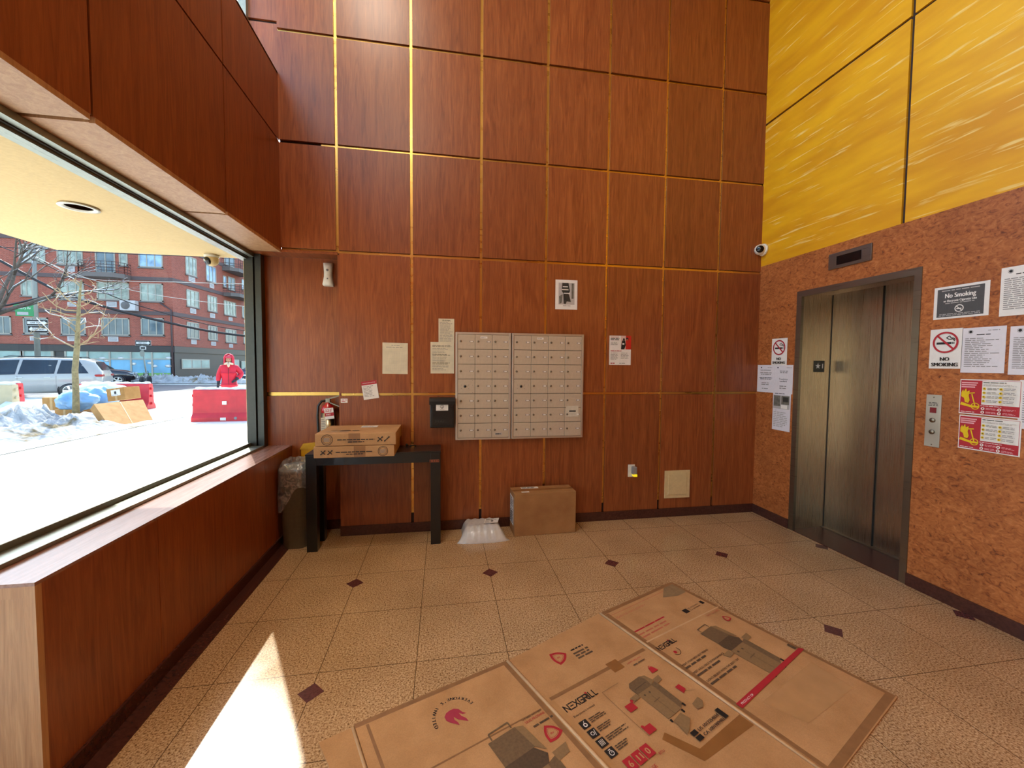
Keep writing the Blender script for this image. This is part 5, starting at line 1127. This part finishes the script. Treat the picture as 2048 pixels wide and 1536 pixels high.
q = ony(-62, 740, 26); rtree((q.x, 26, -.1), 'large snowy bare tree at the left edge of the window view', 13, 5, plain('dark wet bark', '#5b5148', .9, var=.3, sc=9), Vector((.9, 0, .1)))
# ------------------------------------------------------------------ street poles and signs
POLE = plain('galvanised pole', '#8d8b80', .5, .3)
def sign_board(o, c, w, h, fn, base, rz=0, name='sign_board'):
    U = Vector((math.cos(rz), math.sin(rz), 0)); p = Print(Vector(c)-U*w/2-UZ*h/2, U, UZ, w, h, .01, base); p.lift = .003; fn(p, w, h); return p.build(name, o)
def oneway(flip):
    def f(p, w, h):
        p.rect(.01, .01, w-.01, h-.01, INK); a = [(.06, h*.28), (w*.80, h*.28), (w*.80, h*.14), (w-.05, h*.5), (w*.80, h*.86), (w*.80, h*.72), (.06, h*.72)]
        if flip: a = [(w-x, y) for x, y in a][::-1]
        p.poly(a, PAPER); p.text('ONE WAY', w*(.45 if not flip else .55), h*.38, h*.33, INK, 'c', w=w*.56, bold=.004)
    return f
q = ony(76, 720, 34); o = thing('street_sign_pole', 'tall grey pole with a green street sign and two ONE WAY signs behind the minivan', 'street sign', (q.x, 34, -.04))
top = ony(74, 470, 34).z
m = MB(POLE); m.tube([(q.x, 34, -.04), (ony(70, 600, 34).x, 34, ony(70, 600, 34).z), (ony(70, 500, 34).x, 34, top)], [.17, .13, .09], n=12); m.build('pole', o)
def sp(u0, v0, u1, v1, y): a = ony(u0, v1, y); b_ = ony(u1, v0, y); return ((a.x+b_.x)/2, y, (a.z+b_.z)/2), b_.x-a.x, b_.z-a.z
c_, w_, h_ = sp(29, 609, 65, 621, 33.8); sign_board(o, c_, w_, h_, lambda p, w, h: p.text('Cherry Av', w*.5, h*.25, h*.62, PAPER, 'c', w=w*.72), plain('green sign', '#1d8a4c', .4), math.radians(8), 'street_name_sign')
c_, w_, h_ = sp(33, 622, 66, 632, 33.8); sign_board(o, c_, w_, h_, lambda p, w, h: p.greek(w*.1, h*.2, w*.7, h*.8, 1, LGREY, .9, 0), plain('green sign', '#1d8a4c', .4), math.radians(8), 'street_name_sign')
c_, w_, h_ = sp(53, 640, 96, 651, 33.78); sign_board(o, c_, w_, h_, oneway(False), PAPER, 0, 'one_way_sign'); c_, w_, h_ = sp(56, 652, 96, 665, 33.75); sign_board(o, c_, w_, h_, oneway(True), PAPER, 0, 'one_way_sign')
q = ony(289, 760, 34.9); o = thing('street_sign_pole', 'leaning sign post with a ONE WAY sign beside the black SUV', 'street sign', (q.x, 34.9, -.04))
a = ony(284, 690, 34.9); m = MB(POLE); m.tube([(q.x+.2, 34.9, -.04), (a.x, 34.9, a.z)], .05, n=8); m.build('pole', o)
c_, w_, h_ = sp(271, 681, 302, 691, 34.8); sign_board(o, c_, w_, h_, oneway(False), PAPER, 0, 'one_way_sign'); c_, w_, h_ = sp(280, 693, 292, 699, 34.8); sign_board(o, c_, w_, h_, lambda p, w, h: p.greek(.05, .03, w-.05, h-.03, 1, INK, .8, 0), PAPER, 0, 'small_sign')
m = MB(POLE); c_, w_, h_ = sp(280, 700, 290, 714, 34.87); m.prism([(c_[0]+(w_/2)*math.cos(PI/8+PI/4*k), 34.83, c_[2]+(h_/2)*math.sin(PI/8+PI/4*k)) for k in range(8)], (0, .01, 0)); m.build('stop_sign_back', o)
q = ony(297, 767, 33.0); o = thing('bicycle', 'dark bicycle leaning at the far curb by the leaning sign post', 'bicycle', (q.x+.25, 32.7, -.1), math.radians(100)); 
for x in (0, -1.0): m = MB(BLACKP); m.X = Matrix.Translation((x, 0, .33)); m.lathe([(.30, -.02), (.34, -.02), (.34, .02), (.30, .02), (.30, -.02)], axis='y', n=24); m.build('wheel', o, local=True)
m = MB(BLACKP); m.tube([(0, 0, .33), (-.15, 0, .95), (-.20, 0, 1.0)], .02, n=6); m.tube([(-.13, 0, .85), (-.7, 0, .8), (-.55, 0, .33), (-.13, 0, .8)], .018, n=6); m.tube([(-1, 0, .33), (-.72, 0, .9)], .018, n=6); m.tube([(-1, 0, .33), (-.55, 0, .33)], .015, n=6); m.build('bicycle_frame', o, local=True)
# ------------------------------------------------------------------ overhead cables
CAB = plain('black cable', '#1c1b1c', .6); CABW = plain('pale wire', '#c8beb0', .6)
yc_ = 30.2
for pts, r_, mt, la in (([(-60,490),(0,521),(72,560),(140,592),(240,622),(340,646),(430,664),(520,675)], .085, CAB, 'thickest black overhead cable sagging to the right across the brick building'),
    ([(-60,622),(0,613),(40,605),(90,594),(150,590)], .06, CAB, 'thick black overhead cable rising to the right behind the tall pole'),
    ([(-60,470),(80,524),(150,560),(240,598),(300,618),(420,650),(520,665)], .030, CAB, 'thin black overhead wire just above the thickest cable'),
    ([(-60,492),(60,497),(150,503),(340,511),(520,516)], .026, CAB, 'thin black overhead wire crossing the top floor windows'),
    ([(60,505),(100,528),(180,558),(345,564),(520,569)], .022, CABW, 'pale overhead wire running level below the top floor balcony'),
    ([(60,510),(170,555),(290,586),(420,605),(520,616)], .022, CABW, 'pale overhead wire slanting down across the brick corner')):
    yc_ += .35; P_ = [ony(u, v, yc_) for u, v in pts]; m = MB(mt)
    Q_ = []
    for i in range(len(P_)-1):
        a, b_ = P_[i], P_[i+1]; pa = P_[max(i-1, 0)]; pb = P_[min(i+2, len(P_)-1)]
        for k in range(5): t = k/5; Q_.append(.5*((2*a)+(b_-pa)*t+(2*pa-5*a+4*b_-pb)*t*t+(3*a-pa-3*b_+pb)*t**3))
    Q_.append(P_[-1]); m.tube(Q_, r_, n=6); m.build('overhead_cable', label=la, cat='cable')

# ------------------------------------------------------------------ person behind the red barrier
def skin_body(name, joints, edges, radii, mat, parent=None, sub=2, root=0):
    me = bpy.data.meshes.new(name); me.from_pydata(joints, edges, []); ob = bpy.data.objects.new(name, me); COL.objects.link(ob)
    sk = ob.modifiers.new('skin', 'SKIN'); sk.use_smooth_shade = True
    for i, r_ in enumerate(radii):
        v = me.skin_vertices[0].data[i]; v.radius = r_ if isinstance(r_, tuple) else (r_, r_); v.use_root = (i == root)
    ss = ob.modifiers.new('sub', 'SUBSURF'); ss.levels = sub; ss.render_levels = sub; me.materials.append(mat); ob.parent = parent; return ob
def person():
    q = ony(459, 770, 14.6); o = thing('person', 'person in a red hooded coat with a cream scarf standing behind the red barrier', 'person', (q.x, 14.6, 0), math.radians(18))
    REDC = plain('red quilted coat', '#c81d34', .7, var=.12, sc=9); SKIN = plain('skin', '#b98364', .55); DARKC = plain('dark trousers', '#2a2c33', .8)
    J = [(0,0,.92),(0,0,1.12),(0,0,1.32),(0,-.01,1.42),(0,-.02,1.50),(-.17,0,1.36),(-.26,.0,1.12),(-.29,-.05,.86),(-.29,-.10,.80),(.17,0,1.36),(.33,.03,1.14),(.22,-.15,.98),(.19,-.17,.95),(-.10,0,.88),(-.11,.01,.50),(-.11,.03,.10),(-.11,-.10,.05),(.10,0,.88),(.11,.01,.50),(.12,.03,.10),(.12,-.10,.05)]
    E_ = [(0,1),(1,2),(2,3),(3,4),(2,5),(5,6),(6,7),(7,8),(2,9),(9,10),(10,11),(11,12),(0,13),(13,14),(14,15),(15,16),(0,17),(17,18),(18,19),(19,20)]
    R_ = [(.17,.14),(.17,.13),(.16,.12),.07,.06,.085,.062,.045,.04,.085,.065,.05,.04,.10,.075,.05,.045,.10,.075,.05,.045]
    skin_body('body', J, E_, R_, DARKC, o)
    CJ = [(0,0,.62),(0,0,.80),(0,0,.98),(0,0,1.16),(0,0,1.34),(0,-.01,1.43),(-.19,0,1.35),(-.275,.0,1.12),(-.295,-.05,.90),(.19,0,1.35),(.345,.03,1.14),(.235,-.14,.99)]
    skin_body('coat', CJ, [(0,1),(1,2),(2,3),(3,4),(4,5),(4,6),(6,7),(7,8),(4,9),(9,10),(10,11)], [(.25,.19),(.235,.18),(.215,.17),(.205,.16),(.20,.145),.10,.10,.082,.068,.10,.085,.07], REDC, o, root=2)
    m = MB(SKIN); m.ball((0, -.02, 1.60), .105, SKIN, 4, (.82, .95, 1.12))
    for v in m.b.verts:
        c = v.co
        if c.y < -.06:
            d = Vector((c.x, 0, c.z-1.60)); c.y -= .028*math.exp(-(d.x**2/.0004+(d.z+.012)**2/.0010)); c.y += .012*math.exp(-((abs(d.x)-.036)**2/.0003+(d.z-.018)**2/.0002))
    h_ = m.build('head', o, local=True)
    m = MB(INK); 
    for s_ in (1, -1): m.ball((s_*.034, -.106, 1.618), .009, INK, 1)
    m.build('eyes', h_, local=True); m = MB(plain('lips', '#8f4038', .5)); m.box(-.024, -.116, 1.553, .024, -.106, 1.561, None, .003); m.build('mouth', h_, local=True)
    for s_ in (1, -1): m = MB(SKIN); m.ball((s_*.086, .0, 1.60), .022, SKIN, 2, (.4, .8, 1.2)); m.build('ear', h_, local=True)
    m = MB(plain('pink red hat', '#cf4a58', .8)); m.lathe([(.104, 1.655), (.112, 1.67), (.106, 1.70), (.07, 1.738), (0, 1.75)], (0, -.01, 0), n=20); m.prism([(-.07, -.10, 1.665), (.07, -.10, 1.665), (.045, -.135, 1.66), (-.045, -.135, 1.66)], (0, 0, .010)); m.build('hat', o, local=True)
    m = MB(REDC)
    hp = []
    for k, (z, rx, ry, y0, g_) in enumerate(((1.44, .15, .13, .01, .10), (1.52, .150, .135, .015, .62), (1.60, .148, .135, .015, .68), (1.68, .145, .13, .01, .66), (1.76, .11, .10, .01, .5), (1.80, .05, .05, .01, .3))):
        hp.append([(rx*math.sin(a), y0-ry*math.cos(a), z) for a in [g_+(2*PI-2*g_)*i/20 for i in range(21)]])
    k_ = m.mi(REDC); rv = [[m.v(p) for p in r] for r in hp]
    for a, b_ in zip(rv, rv[1:]):
        for i in range(20): f_ = m.b.faces.new((a[i], a[i+1], b_[i+1], b_[i])); f_.smooth = True
    hd = m.build('hood', o, local=True); sm_ = hd.modifiers.new('s', 'SOLIDIFY'); sm_.thickness = .02
    m = MB(plain('cream scarf', '#d8bfa0', .9)); m.tube([(.10*math.sin(a), -.03-.10*math.cos(a), 1.475+.02*math.cos(2*a)) for a in [2*PI*i/20 for i in range(21)]], .038, n=8, cap=False); m.tube([(0, -.13, 1.46), (.01, -.165, 1.40), (0, -.17, 1.36)], [.045, .035, .012], n=8); m.build('scarf', o, local=True)
    GL = plain('dark glove', '#2b2c30', .7)
    for s_, (hx, hy, hz), dr in ((-1, (-.295, -.08, .84), Vector((0, -.25, -1))), (1, (.20, -.16, .965), Vector((-.6, -.3, -.5)))):
        dr = dr.normalized(); sd = dr.cross(Vector((0, 1, 0))).normalized(); P = Vector((hx, hy, hz)); jj = [tuple(P), tuple(P+dr*.07)]; ee = [(0, 1)]; rr_ = [.028, .03]
        for k in range(4):
            L_ = (.07, .08, .075, .06)[k]; b0 = P+dr*.08+sd*(.024-.016*k); jj += [tuple(b0), tuple(b0+dr*L_*.5+Vector((0, -.008, 0))), tuple(b0+dr*L_+Vector((0, -.028, 0)))]; n0 = len(jj)-3; ee += [(1, n0), (n0, n0+1), (n0+1, n0+2)]; rr_ += [.010, .0095, .008]
        b0 = P+dr*.02+sd*.03; jj += [tuple(b0), tuple(b0+dr*.03+sd*.02), tuple(b0+dr*.06+sd*.018)]; n0 = len(jj)-3; ee += [(0, n0), (n0, n0+1), (n0+1, n0+2)]; rr_ += [.012, .011, .009]
        skin_body('gloved_hand', jj, ee, rr_, GL, o, 1)
    m = MB(INK); m.box(-.004, -.205, .75, .004, -.17, 1.38) if 0 else m.tube([(0, -.205, .78), (0, -.20, 1.0), (0, -.185, 1.2), (0, -.165, 1.34)], .006, n=5); m.build('coat_zip', o, local=True)
person()
